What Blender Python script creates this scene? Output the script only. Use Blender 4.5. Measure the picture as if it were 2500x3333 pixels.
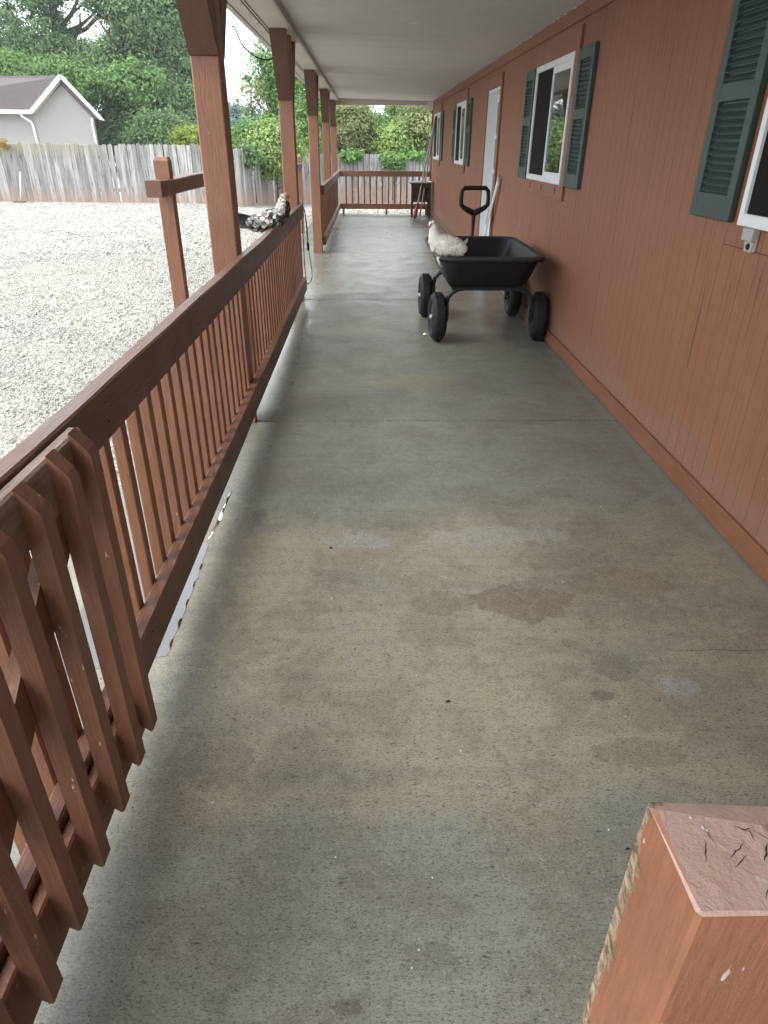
import bpy, math, random
import numpy as np
from mathutils import Vector, Matrix, noise as mnoise
random.seed(7); rng = np.random.default_rng(11)
S = bpy.context.scene
for o in list(bpy.data.objects): bpy.data.objects.remove(o, do_unlink=True)
COL = S.collection

# ------------------------------------------------------------------ camera
CAMH = 1.485
cam_d = bpy.data.cameras.new('camera'); cam = bpy.data.objects.new('camera', cam_d); COL.objects.link(cam)
cam_d.sensor_fit = 'HORIZONTAL'; cam_d.sensor_width = 36.0; cam_d.lens = 36.0*2153/2500
cam_d.clip_start = 0.05; cam_d.clip_end = 600
_p, _y, _r = math.radians(29.02), math.radians(1.513), math.radians(0.427)
fwd = Vector((math.sin(_y)*math.cos(_p), math.cos(_y)*math.cos(_p), -math.sin(_p)))
right = Vector((math.cos(_y), -math.sin(_y), 0)); up = right.cross(fwd)
r2 = right*math.cos(_r) + up*math.sin(_r); u2 = -right*math.sin(_r) + up*math.cos(_r)
M = Matrix(((r2.x, u2.x, -fwd.x), (r2.y, u2.y, -fwd.y), (r2.z, u2.z, -fwd.z))).to_4x4()
M.translation = Vector((0, 0, CAMH)); cam.matrix_world = M
S.camera = cam

# ------------------------------------------------------------------ light
SUN_EL, SUN_ROT = math.radians(52), math.radians(250)
W = bpy.data.worlds.new('World'); S.world = W; W.use_nodes = True
nt = W.node_tree; nt.nodes.clear()
out = nt.nodes.new('ShaderNodeOutputWorld'); bg = nt.nodes.new('ShaderNodeBackground')
sky = nt.nodes.new('ShaderNodeTexSky'); sky.sky_type = 'NISHITA'; sky.sun_disc = False
sky.sun_elevation = SUN_EL; sky.sun_rotation = SUN_ROT; sky.air_density = 1.0; sky.dust_density = 2.0
mix = nt.nodes.new('ShaderNodeMix'); mix.data_type = 'RGBA'
tc = nt.nodes.new('ShaderNodeTexCoord'); mp = nt.nodes.new('ShaderNodeMapping'); mp.inputs['Scale'].default_value = (1, 1, 2.6)
nz = nt.nodes.new('ShaderNodeTexNoise'); nz.inputs['Scale'].default_value = 2.4; nz.inputs['Detail'].default_value = 6
rp = nt.nodes.new('ShaderNodeValToRGB'); rp.color_ramp.elements[0].position = .3; rp.color_ramp.elements[0].color = (.62, .62, .62, 1)
rp.color_ramp.elements[1].position = .62; rp.color_ramp.elements[1].color = (.97, .97, .97, 1)
nt.links.new(tc.outputs['Generated'], mp.inputs['Vector']); nt.links.new(mp.outputs[0], nz.inputs['Vector'])
nt.links.new(nz.outputs['Fac'], rp.inputs[0]); nt.links.new(rp.outputs[0], mix.inputs[0])
nt.links.new(sky.outputs[0], mix.inputs[6]); mix.inputs[7].default_value = (13.2, 13.8, 14.6, 1)
nt.links.new(mix.outputs[2], bg.inputs['Color']); bg.inputs['Strength'].default_value = 0.10
nt.links.new(bg.outputs[0], out.inputs[0])
sd = bpy.data.lights.new('sun', 'SUN'); sd.energy = 1.0; sd.angle = math.radians(25); sd.color = (1, .96, .9)
so = bpy.data.objects.new('sun', sd); COL.objects.link(so)
sdir = Vector((math.cos(SUN_EL)*math.sin(SUN_ROT), math.cos(SUN_EL)*math.cos(SUN_ROT), math.sin(SUN_EL)))
so.rotation_euler = sdir.to_track_quat('Z', 'Y').to_euler(); so.location = (0, 0, 30)
S.view_settings.view_transform = 'Standard'; S.view_settings.look = 'None'
S.view_settings.exposure = 1.42; S.view_settings.gamma = 1.0; S.view_settings.use_curve_mapping = False
S.render.engine = 'CYCLES'
HAZE = .0008
try:
    S.cycles.max_bounces = 8; S.cycles.diffuse_bounces = 5; S.cycles.glossy_bounces = 3; S.cycles.transmission_bounces = 3; S.cycles.transparent_max_bounces = 4; S.cycles.volume_bounces = 0
except Exception: pass

# ------------------------------------------------------------------ materials
class NT:
    def __init__(s, name):
        s.m = bpy.data.materials.new(name); s.m.use_nodes = True; s.t = s.m.node_tree; s.t.nodes.clear()
        s.o = s.n('ShaderNodeOutputMaterial'); s.b = s.n('ShaderNodeBsdfPrincipled'); s.l(s.b.outputs[0], s.o.inputs[0])
    def n(s, t, **k):
        x = s.t.nodes.new(t)
        for a, v in k.items(): setattr(x, a, v)
        return x
    def l(s, a, b): s.t.links.new(a, b)
    def pos(s, scale=(1, 1, 1), obj=False):
        m = s.n('ShaderNodeMapping'); m.inputs['Scale'].default_value = scale
        if obj: s.l(s.n('ShaderNodeTexCoord').outputs['Object'], m.inputs[0])
        else: s.l(s.n('ShaderNodeNewGeometry').outputs['Position'], m.inputs[0])
        return m.outputs[0]
    def noise(s, v, sc, det=4, rough=.55, dist=0):
        x = s.n('ShaderNodeTexNoise'); x.inputs['Scale'].default_value = sc; x.inputs['Detail'].default_value = det
        x.inputs['Roughness'].default_value = rough; x.inputs['Distortion'].default_value = dist; s.l(v, x.inputs['Vector']); return x.outputs['Fac']
    def ramp(s, f, stops):
        x = s.n('ShaderNodeValToRGB'); e = x.color_ramp.elements
        while len(e) < len(stops): e.new(.5)
        for i, (p, c) in enumerate(stops):
            e[i].position = p; e[i].color = (c, c, c, 1) if isinstance(c, (int, float)) else (*c, 1)
        s.l(f, x.inputs[0]); return x.outputs[0]
    def mix(s, f, a, b, mode='MIX'):
        x = s.n('ShaderNodeMix', data_type='RGBA', blend_type=mode)
        for i, v in ((0, f), (6, a), (7, b)):
            if isinstance(v, (int, float)): x.inputs[i].default_value = v if i == 0 else (v, v, v, 1)
            elif isinstance(v, tuple): x.inputs[i].default_value = (*v, 1)
            else: s.l(v, x.inputs[i])
        return x.outputs[2]
    def math(s, op, a, b=0, c=None, clamp=False):
        x = s.n('ShaderNodeMath', operation=op, use_clamp=clamp)
        for i, v in enumerate((a, b) if c is None else (a, b, c)):
            if isinstance(v, (int, float)): x.inputs[i].default_value = v
            else: s.l(v, x.inputs[i])
        return x.outputs[0]
    def ss(s, v, a, b):          # smoothstep
        x = s.n('ShaderNodeMapRange', interpolation_type='SMOOTHSTEP'); x.inputs[1].default_value = a; x.inputs[2].default_value = b
        s.l(v, x.inputs[0]); return x.outputs[0]
    def xyz(s):
        x = s.n('ShaderNodeSeparateXYZ'); s.l(s.n('ShaderNodeNewGeometry').outputs['Position'], x.inputs[0]); return x.outputs
    def bump(s, h, st, d=.01, prev=None):
        x = s.n('ShaderNodeBump'); x.inputs['Strength'].default_value = st; x.inputs['Distance'].default_value = d; s.l(h, x.inputs['Height'])
        if prev is not None: s.l(prev, x.inputs['Normal'])
        return x.outputs[0]
    def fin(s, col=None, rough=None, nrm=None, **k):
        for key, v in (('Base Color', col), ('Roughness', rough), ('Normal', nrm)):
            if v is None: continue
            if isinstance(v, tuple): s.b.inputs[key].default_value = (*v, 1)
            elif isinstance(v, (int, float)): s.b.inputs[key].default_value = v
            else: s.l(v, s.b.inputs[key])
        for key, v in k.items():
            s.b.inputs[key.replace('_', ' ')].default_value = v
        return s.m

def plain(name, c, rough=.5, nb=0.0, nsc=40, var=.12, **k):
    t = NT(name); f = t.noise(t.pos(), 6, 5); f2 = t.noise(t.pos(), nsc, 4)
    a = tuple(x*(1-var) for x in c); b = tuple(min(1, x*(1+var)) for x in c)
    col = t.mix(f, a, b)
    return t.fin(col, rough, t.bump(f2, nb, .004) if nb else None, **k)

def paint(name, c, axis='z', worn=.0, bare=(.33, .23, .17), rough=.5, fleck=True, grain=1.0, ft=.72):
    """brown painted sawn lumber: grain along the board, faint blotches, small bare flecks"""
    t = NT(name); st = 3.0
    sc = {'z': (26, 26, st), 'y': (26, st, 26), 'x': (st, 26, 26)}[axis]
    g = t.noise(t.pos(sc), 3.2, 7, .65, .4); blot = t.noise(t.pos(), 3.2, 5); fine = t.noise(t.pos(), 260, 3)
    oi = t.n('ShaderNodeObjectInfo')
    col = t.mix(t.ramp(blot, [(.3, 0.), (.7, 1.)]), tuple(x*.84 for x in c), tuple(x*1.14 for x in c))
    col = t.mix(t.math('MULTIPLY', oi.outputs['Random'], .22), col, tuple(x*.7 for x in c))
    col = t.mix(t.math('MULTIPLY', t.ramp(g, [(.38, 1.), (.56, 0.)]), .5*grain), col, tuple(x*.6 for x in c))
    if worn > 0:
        wv = t.noise(t.pos(sc), 1.3, 8, .7)
        col = t.mix(t.ramp(wv, [(.62-.3*worn, 0.), (.72-.25*worn, worn)]), col, bare)
    if fleck:
        fsc = {'z': (60, 60, 16), 'y': (60, 16, 60), 'x': (16, 60, 60)}[axis]
        fl = t.noise(t.pos(fsc), 1.0, 3, .6)
        col = t.mix(t.ramp(fl, [(ft, 0.), (ft+.02, .75)]), col, (.62, .55, .48))
    h = t.math('ADD', t.math('MULTIPLY', g, 1.0), t.math('MULTIPLY', fine, .25))
    return t.fin(col, t.ramp(blot, [(.3, rough-.08), (.7, rough+.1)]), t.bump(h, .75*grain, .004))

BR = (.255, .115, .062)
m_pz = paint('brown_paint_upright', BR, 'z'); m_py = paint('brown_paint_lengthwise_shaded', (.150, .069, .041), 'y', rough=.45)  # lengthwise paint is darker: shade on the rails' inner faces put into its colour
m_px = paint('brown_paint_crosswise', BR, 'x')
m_gate = paint('gate_paint', (.21, .098, .056), 'z', worn=.22, bare=(.27, .17, .12), ft=.70); m_gate_rail = paint('gate_rail_wood', (.25, .165, .125), 'y', worn=.6, bare=(.36, .28, .23), grain=1.8)
m_newel = paint('newel_paint', (.37, .155, .080), 'z', worn=.06, bare=(.5, .36, .27))
def newel_mat():
    m = m_newel; nt = m.node_tree; b = [n for n in nt.nodes if n.type == 'BSDF_PRINCIPLED'][0]; t = NT.__new__(NT); t.m = m; t.t = nt; t.b = b
    src = b.inputs['Base Color'].links[0].from_socket
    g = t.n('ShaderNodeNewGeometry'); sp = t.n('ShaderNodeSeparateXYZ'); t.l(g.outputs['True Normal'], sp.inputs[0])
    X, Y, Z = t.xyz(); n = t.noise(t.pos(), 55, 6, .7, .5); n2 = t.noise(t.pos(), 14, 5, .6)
    c = t.mix(t.math('MULTIPLY', t.ss(sp.outputs[2], .35, .8), t.ramp(n2, [(.3, .75), (.7, 1.)])), src, (.66, .47, .40))  # chalkier paint on up-facing top; brighter light there is also mixed into the colour
    e = t.math('ADD', t.math('SUBTRACT', X, Y), t.math('MULTIPLY', t.math('SUBTRACT', n, .5), .075)); e = t.math('ADD', e, t.math('MULTIPLY', t.math('SUBTRACT', n2, .5), .05))      # back left edge
    c = t.mix(t.ss(e, -.128, -.131), c, t.mix(t.ramp(n, [(.42, 0.), (.6, 1.)]), (.16, .10, .05), (.58, .46, .32)))
    c = t.mix(t.ramp(t.noise(t.pos((1, 1, .35)), 42, 3), [(.70, 0.), (.72, .8)]), c, (.72, .66, .60))
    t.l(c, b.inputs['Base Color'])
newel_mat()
m_cut = paint('cut_end_wood', (.30, .19, .13), 'z', worn=.3, fleck=False)

def siding_mat():
    t = NT('siding_paint'); g = t.noise(t.pos((30, 60, 2)), 1.6, 7, .7, .3); bl = t.noise(t.pos(), 1.1, 5); fine = t.noise(t.pos(), 240, 3)
    c = (.272, .114, .058)
    col = t.mix(t.ramp(bl, [(.3, 0.), (.7, 1.)]), tuple(x*.9 for x in c), tuple(x*1.1 for x in c))
    col = t.mix(t.math('MULTIPLY', t.ramp(g, [(.36, 1.), (.5, 0.)]), .46), col, tuple(x*.55 for x in c))
    ck = t.noise(t.pos((10, 30, .9)), 1.0, 6, .62, .5)
    col = t.mix(t.ramp(ck, [(.338, .85), (.355, 0.)]), col, (.05, .028, .02))
    sm_ = t.noise(t.pos((1, 1, 1)), 2.4, 7, .7, .8)
    col = t.mix(t.math('MULTIPLY', t.ramp(sm_, [(.60, 0.), (.70, 1.)]), .22), col, (.42, .27, .20))
    xx, yy, zz = t.xyz()
    spl = t.math('MULTIPLY', t.ss(t.math('ADD', zz, t.math('MULTIPLY', sm_, -.5)), .12, -.12), .35); col = t.mix(spl, col, (.30, .20, .15))
    lit_low = t.ss(zz, 2.1, .6); col = t.mix(t.math('MULTIPLY', t.math('SUBTRACT', 1.0, lit_low), .25), col, (.15, .068, .040))  # wall darkens upward: shade under the porch roof painted into the colour
    sp = t.noise(t.pos(), 45, 2)
    col = t.mix(t.ramp(sp, [(.77, 0.), (.8, .4)]), col, (.5, .4, .33))
    return t.fin(col, .62, t.bump(t.math('ADD', g, t.math('MULTIPLY', fine, .5)), .4, .004))
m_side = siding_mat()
m_skirt = paint('skirt_paint', (.265, .108, .055), 'y')

def concrete():
    t = NT('porch_concrete'); P = t.pos(); X, Y, Z = t.xyz()
    big = t.noise(t.pos((.55, 1.5, 1)), 1.3, 6, .6, .6); mid = t.noise(P, 3.2, 7, .65, .5); sm = t.noise(P, 26, 5, .7)
    grit = t.noise(P, 75, 9, .85); grit2 = t.noise(P, 420, 2, .6)
    Yn = t.math('ADD', Y, t.math('MULTIPLY', t.math('SUBTRACT', mid, .5), .5)); warm = t.ss(Yn, 1.02, 1.16); warm2 = t.ss(Yn, 2.95, 2.35)
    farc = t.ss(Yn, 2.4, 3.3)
    strk = t.noise(t.pos((.9, 14, 1)), 1.6, 7, .7, .3)
    wf = t.math('MULTIPLY', warm, warm2)
    wf = t.math('MULTIPLY', wf, t.ramp(big, [(.38, .35), (.5, 1.)]))
    col = t.mix(t.ramp(big, [(.3, 0.), (.68, 1.)]), (.205, .218, .182), (.285, .292, .245))
    col = t.mix(t.math('MULTIPLY', wf, .75), col, (.37, .33, .228))
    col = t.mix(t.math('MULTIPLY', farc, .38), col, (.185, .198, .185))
    col = t.mix(t.math('MULTIPLY', t.ramp(mid, [(.47, 0.), (.57, 1.)]), .40), col, (.17, .145, .11))
    col = t.mix(t.math('MULTIPLY', t.ramp(mid, [(.33, 1.), (.40, 0.)]), .32), col, (.32, .32, .29))
    col = t.mix(t.math('MULTIPLY', t.ramp(strk, [(.38, 1.), (.48, 0.)]), .22), col, (.15, .145, .115))
    col = t.mix(t.math('MULTIPLY', t.ramp(strk, [(.56, 0.), (.66, 1.)]), .20), col, (.36, .355, .31))
    def blob(cx, cy, rx, ry, c, a, col, soft=.72):
        dx = t.math('DIVIDE', t.math('SUBTRACT', X, cx), rx); dy = t.math('DIVIDE', t.math('SUBTRACT', Y, cy), ry)
        d = t.math('SQRT', t.math('ADD', t.math('MULTIPLY', dx, dx), t.math('MULTIPLY', dy, dy)))
        d = t.math('ADD', d, t.math('MULTIPLY', t.math('SUBTRACT', mid, .5), 3.2)); d = t.math('ADD', d, t.math('MULTIPLY', t.math('SUBTRACT', sm, .5), 1.0))
        return t.mix(t.math('MULTIPLY', t.ss(d, 1.0, soft), a), col, c)
    for b in [(.62, 1.98, .20, .10, (.16, .12, .085), .62), (.25, 1.97, .12, .09, (.17, .14, .10), .5), (.98, 2.10, .26, .12, (.19, .15, .10), .5),
              (.72, 1.50, .05, .03, (.11, .105, .09), .65), (.80, 1.62, .09, .07, (.15, .14, .12), .45), (.98, 1.52, .09, .07, (.36, .37, .37), .55),
              (-.05, .665, .045, .02, (.12, .10, .075), .7), (.12, .76, .06, .035, (.15, .14, .115), .5), (.75, 1.28, .12, .05, (.2, .16, .1), .4),
              (.02, 2.42, .16, .1, (.36, .36, .34), .6), (.6, 2.46, .35, .07, (.37, .37, .35), .55), (.12, 2.55, .2, .08, (.17, .16, .13), .5),
              (-.50, 2.62, .05, .09, (.10, .095, .08), .55), (-.02, .93, .07, .03, (.15, .145, .125), .45), (-.42, 1.25, .1, .09, (.14, .12, .1), .4),
              (.9, 2.25, .2, .1, (.19, .15, .11), .4), (.35, 4.6, .35, .25, (.30, .28, .19), .45), (-.1, 6.2, .3, .3, (.31, .29, .2), .45)]:
        col = blob(*b[:4], b[4], b[5], col)
    fl = t.math('MULTIPLY', t.ramp(sm, [(.38, 1.), (.48, 0.)]), .30); col = t.mix(fl, col, (.12, .115, .095))
    col = t.mix(t.math('MULTIPLY', t.ramp(sm, [(.55, 0.), (.66, 1.)]), .28), col, (.40, .39, .35))
    for sc_, lo, a_ in ((150, .385, .62), (95, .345, .7), (48, .30, .75)):
        pit = t.noise(t.pos((.75, 1.9, 1)), sc_, 2, .6)
        col = t.mix(t.ramp(pit, [(lo, a_), (lo+.045, 0.)]), col, (.055, .052, .045))
    col = t.mix(t.ramp(t.noise(P, 260, 2), [(.36, .45), (.46, 0.)]), col, (.11, .11, .095))
    col = t.mix(t.ramp(t.noise(P, 170, 2), [(.60, 0.), (.68, .45)]), col, (.44, .43, .39))
    col = t.mix(t.ramp(t.noise(P, 90, 2), [(.755, 0.), (.78, .7)]), col, (.60, .58, .54))
    edge = t.ss(t.math('ADD', X, t.math('MULTIPLY', mid, .16)), 1.52, 1.62)
    col = t.mix(t.math('MULTIPLY', edge, .5), col, (.36, .34, .29))
    wob = t.math('MULTIPLY', t.math('SUBTRACT', t.noise(t.pos((3, 0, 0)), 3, 5), .5), .035)   # hairline crack near the wall
    dcr = t.math('ABSOLUTE', t.math('SUBTRACT', t.math('ADD', Y, wob), 1.70))
    cr = t.math('MULTIPLY', t.ss(dcr, .0028, .0008), t.ss(X, .98, 1.1))
    col = t.mix(t.math('MULTIPLY', cr, .8), col, (.03, .028, .022))
    xw = t.math('ADD', X, t.math('MULTIPLY', t.math('SUBTRACT', mid, .5), .15))
    wet = t.ss(xw, -.34, -.64)
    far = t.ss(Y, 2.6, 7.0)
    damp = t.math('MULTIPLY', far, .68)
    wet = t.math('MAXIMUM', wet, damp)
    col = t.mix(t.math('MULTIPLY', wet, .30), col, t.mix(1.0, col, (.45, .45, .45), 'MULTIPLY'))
    ro = t.math('SUBTRACT', t.ramp(mid, [(.3, .46), (.7, .60)]), t.math('MULTIPLY', wet, .30))
    n1 = t.bump(t.math('MULTIPLY', t.math('ADD', grit, t.math('MULTIPLY', grit2, .1)), t.math('SUBTRACT', 1.0, t.math('MULTIPLY', far, .92))), .42, .006)
    n2 = t.bump(t.math('MULTIPLY', sm, t.math('SUBTRACT', 1.0, t.math('MULTIPLY', far, .9))), .06, .008, n1)
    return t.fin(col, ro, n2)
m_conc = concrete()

m_ceil = plain('ceiling_vinyl', (.57, .575, .545), .55, .25, 30, .08); m_soff = plain('soffit_vinyl', (.56, .53, .47), .5, .2, 30, .06)
m_beamtrim = plain('beam_trim', (.42, .41, .37), .5, .2, 30, .1)
m_white = plain('white_vinyl', (.78, .79, .80), .35, .05, 30, .05); m_fascia = plain('fascia_paint', (.52, .47, .46), .5)
m_green = plain('shutter_green', (.034, .062, .055), .45, .35, 180, .15); m_dark = plain('dark_gap', (.012, .010, .009), .8)
m_glass = NT('window_glass').fin((.030, .033, .033), .02, None, IOR=1.9, Specular_IOR_Level=.8)
m_screen = plain('insect_screen', (.012, .010, .009), .8, .2, 400, Specular_IOR_Level=.15)
m_curt = plain('curtain', (.12, .10, .085), .8)
m_black = plain('black_poly', (.0045, .0045, .0055), .42, .25, 160, .25, Specular_IOR_Level=.35)
def scuff():
    t = NT('tub_poly'); n = t.noise(t.pos((1, 1, 3)), 9, 8, .75, .6); X, Y, Z = t.xyz(); f = t.noise(t.pos(), 150, 3)
    c = t.mix(t.math('MULTIPLY', t.ramp(n, [(.52, 0.), (.66, 1.)]), .6), (.0045, .0045, .0055), (.030, .030, .032))
    c = t.mix(t.math('MULTIPLY', t.ss(Z, .695, .728), .8), c, (.050, .050, .056))
    return t.fin(c, t.ramp(n, [(.3, .35), (.7, .6)]), t.bump(f, .2, .003), Specular_IOR_Level=.4)
m_tub = scuff()
m_tyre = plain('tyre_rubber', (.007, .007, .0075), .7, .5, 90, .3)
m_steel = plain('frame_black_steel', (.02, .02, .021), .45, .2, 90, .3); m_metal = plain('galvanised', (.45, .44, .42), .4)
m_out = plain('outlet_grey', (.42, .40, .36), .5, .2); m_red = plain('red_blade', (.30, .035, .045), .4); m_grwood = plain('grey_shaft', (.42, .39, .36), .7, .6, 60, .2)
m_dkwood = plain('dark_stand_wood', (.055, .036, .024), .6, .6, 60, .3); m_cord = plain('cord_black', (.012, .012, .012), .5)
m_stucco = plain('garage_stucco', (.30, .295, .272), .85, .5, 60, .05); m_bark = plain('bark', (.07, .055, .04), .9, .8, 14, .3)
m_soil = plain('soil', (.10, .085, .065), .95, .6, 30, .2)

def shingle():
    t = NT('garage_shingles'); w = t.n('ShaderNodeTexBrick'); w.inputs['Scale'].default_value = 1.0
    mm = t.n('ShaderNodeMapping'); mm.inputs['Scale'].default_value = (1.0, 1.0, 1); t.l(t.pos((3, 1, 7)), mm.inputs[0])
    n = t.noise(t.pos((3, 3, 12)), 3, 5)
    col = t.mix(n, (.075, .062, .06), (.14, .12, .118)); return t.fin(col, .9, t.bump(n, .6, .02))
m_shingle = shingle()

def fence_mat():
    t = NT('weathered_fence'); oi = t.n('ShaderNodeObjectInfo'); X, Y, Z = t.xyz()
    cmb = t.n('ShaderNodeVectorMath', operation='ADD'); t.l(t.pos((14, 14, .9)), cmb.inputs[0])
    sc = t.n('ShaderNodeVectorMath', operation='SCALE'); t.l(oi.outputs['Random'], sc.inputs[3]); sc.inputs[0].default_value = (40, 40, 40); t.l(sc.outputs[0], cmb.inputs[1])
    g = t.noise(cmb.outputs[0], 1.6, 7, .7, .6)
    base = t.mix(oi.outputs['Random'], (.20, .192, .185), (.42, .41, .40))
    col = t.mix(t.ramp(g, [(.36, .9), (.52, 0.)]), base, (.085, .078, .075))
    col = t.mix(t.ramp(g, [(.58, 0.), (.70, .7)]), col, (.50, .49, .475))
    n2 = t.noise(t.pos((3, 3, 1.2)), 1.6, 5, .7)
    mud = t.math('MULTIPLY', t.ss(t.math('ADD', Z, t.math('MULTIPLY', n2, -.9)), -.10, -.62), .55)
    col = t.mix(mud, col, (.36, .22, .15))
    m2 = t.math('MULTIPLY', t.ss(t.math('ADD', Z, t.math('MULTIPLY', n2, -1.0)), .50, .95), t.ss(X, -6.5, -9.5))
    col = t.mix(t.math('MULTIPLY', m2, .45), col, (.30, .26, .14))
    return t.fin(col, .9, t.bump(g, .8, .01))
m_fence = fence_mat()

def gravel_mat(name, a, b, ground=False):
    t = NT(name)
    if ground:
        v = t.n('ShaderNodeTexVoronoi'); v.inputs['Scale'].default_value = 34; t.l(t.pos(), v.inputs['Vector'])
        n = t.noise(t.pos(), .9, 6, .6)
        c = t.mix(v.outputs['Color'], a, b); c = t.mix(t.ramp(n, [(.42, .55), (.6, 0.)]), c, tuple(x*.65 for x in a))
        return t.fin(c, .9, t.bump(v.outputs['Distance'], .9, .02))
    at = t.n('ShaderNodeAttribute', attribute_name='tint'); n = t.noise(t.pos(), .55, 5, .6, 1.0); n3 = t.noise(t.pos(), 60, 4)
    c = t.mix(at.outputs['Fac'], a, b)
    c = t.mix(t.ramp(n, [(.44, 0.), (.62, .4)]), c, (.24, .25, .255))
    c = t.mix(t.math('MULTIPLY', n3, .3), c, (.25, .24, .2))
    return t.fin(c, .85)
m_ground = gravel_mat('yard_ground', (.34, .325, .285), (.44, .42, .37), True)
m_stone = gravel_mat('gravel_stones', (.36, .348, .312), (.50, .482, .435))

def leaf_mat(name, c1, c2, tr=.35):
    t = NT(name); at = t.n('ShaderNodeAttribute', attribute_name='tint')
    n = t.noise(t.pos(), .8, 3)
    c = t.mix(at.outputs['Fac'], c1, c2); c = t.mix(t.math('MULTIPLY', n, .35), c, tuple(x*.6 for x in c1))
    t.fin(c, .6)
    t.b.inputs['Specular IOR Level'].default_value = .3
    tl = t.n('ShaderNodeBsdfTranslucent'); t.l(c, tl.inputs[0]); ms = t.n('ShaderNodeMixShader'); ms.inputs[0].default_value = tr
    t.l(t.b.outputs[0], ms.inputs[1]); t.l(tl.outputs[0], ms.inputs[2]); t.l(ms.outputs[0], t.o.inputs[0]); return t.m
m_leaf_dark = leaf_mat('leaves_oak', (.085, .155, .065), (.25, .39, .16), .4)
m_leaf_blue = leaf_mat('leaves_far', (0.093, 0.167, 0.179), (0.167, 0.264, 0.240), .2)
m_leaf_mid = leaf_mat('leaves_green', (.09, .19, .055), (.29, .47, .14), .4)
m_leaf_brt = leaf_mat('leaves_bright', (.14, .24, .06), (.43, .56, .19), .4)
m_leaf_olive = leaf_mat('leaves_olive', (0.154, 0.191, 0.075), (0.374, 0.423, 0.191), .4)
m_leaf_yel = leaf_mat('leaves_yellow', (.20, .28, .03), (.38, .44, .07))
m_straw = leaf_mat('dry_weed', (.30, .18, .04), (.45, .33, .12))

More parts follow.
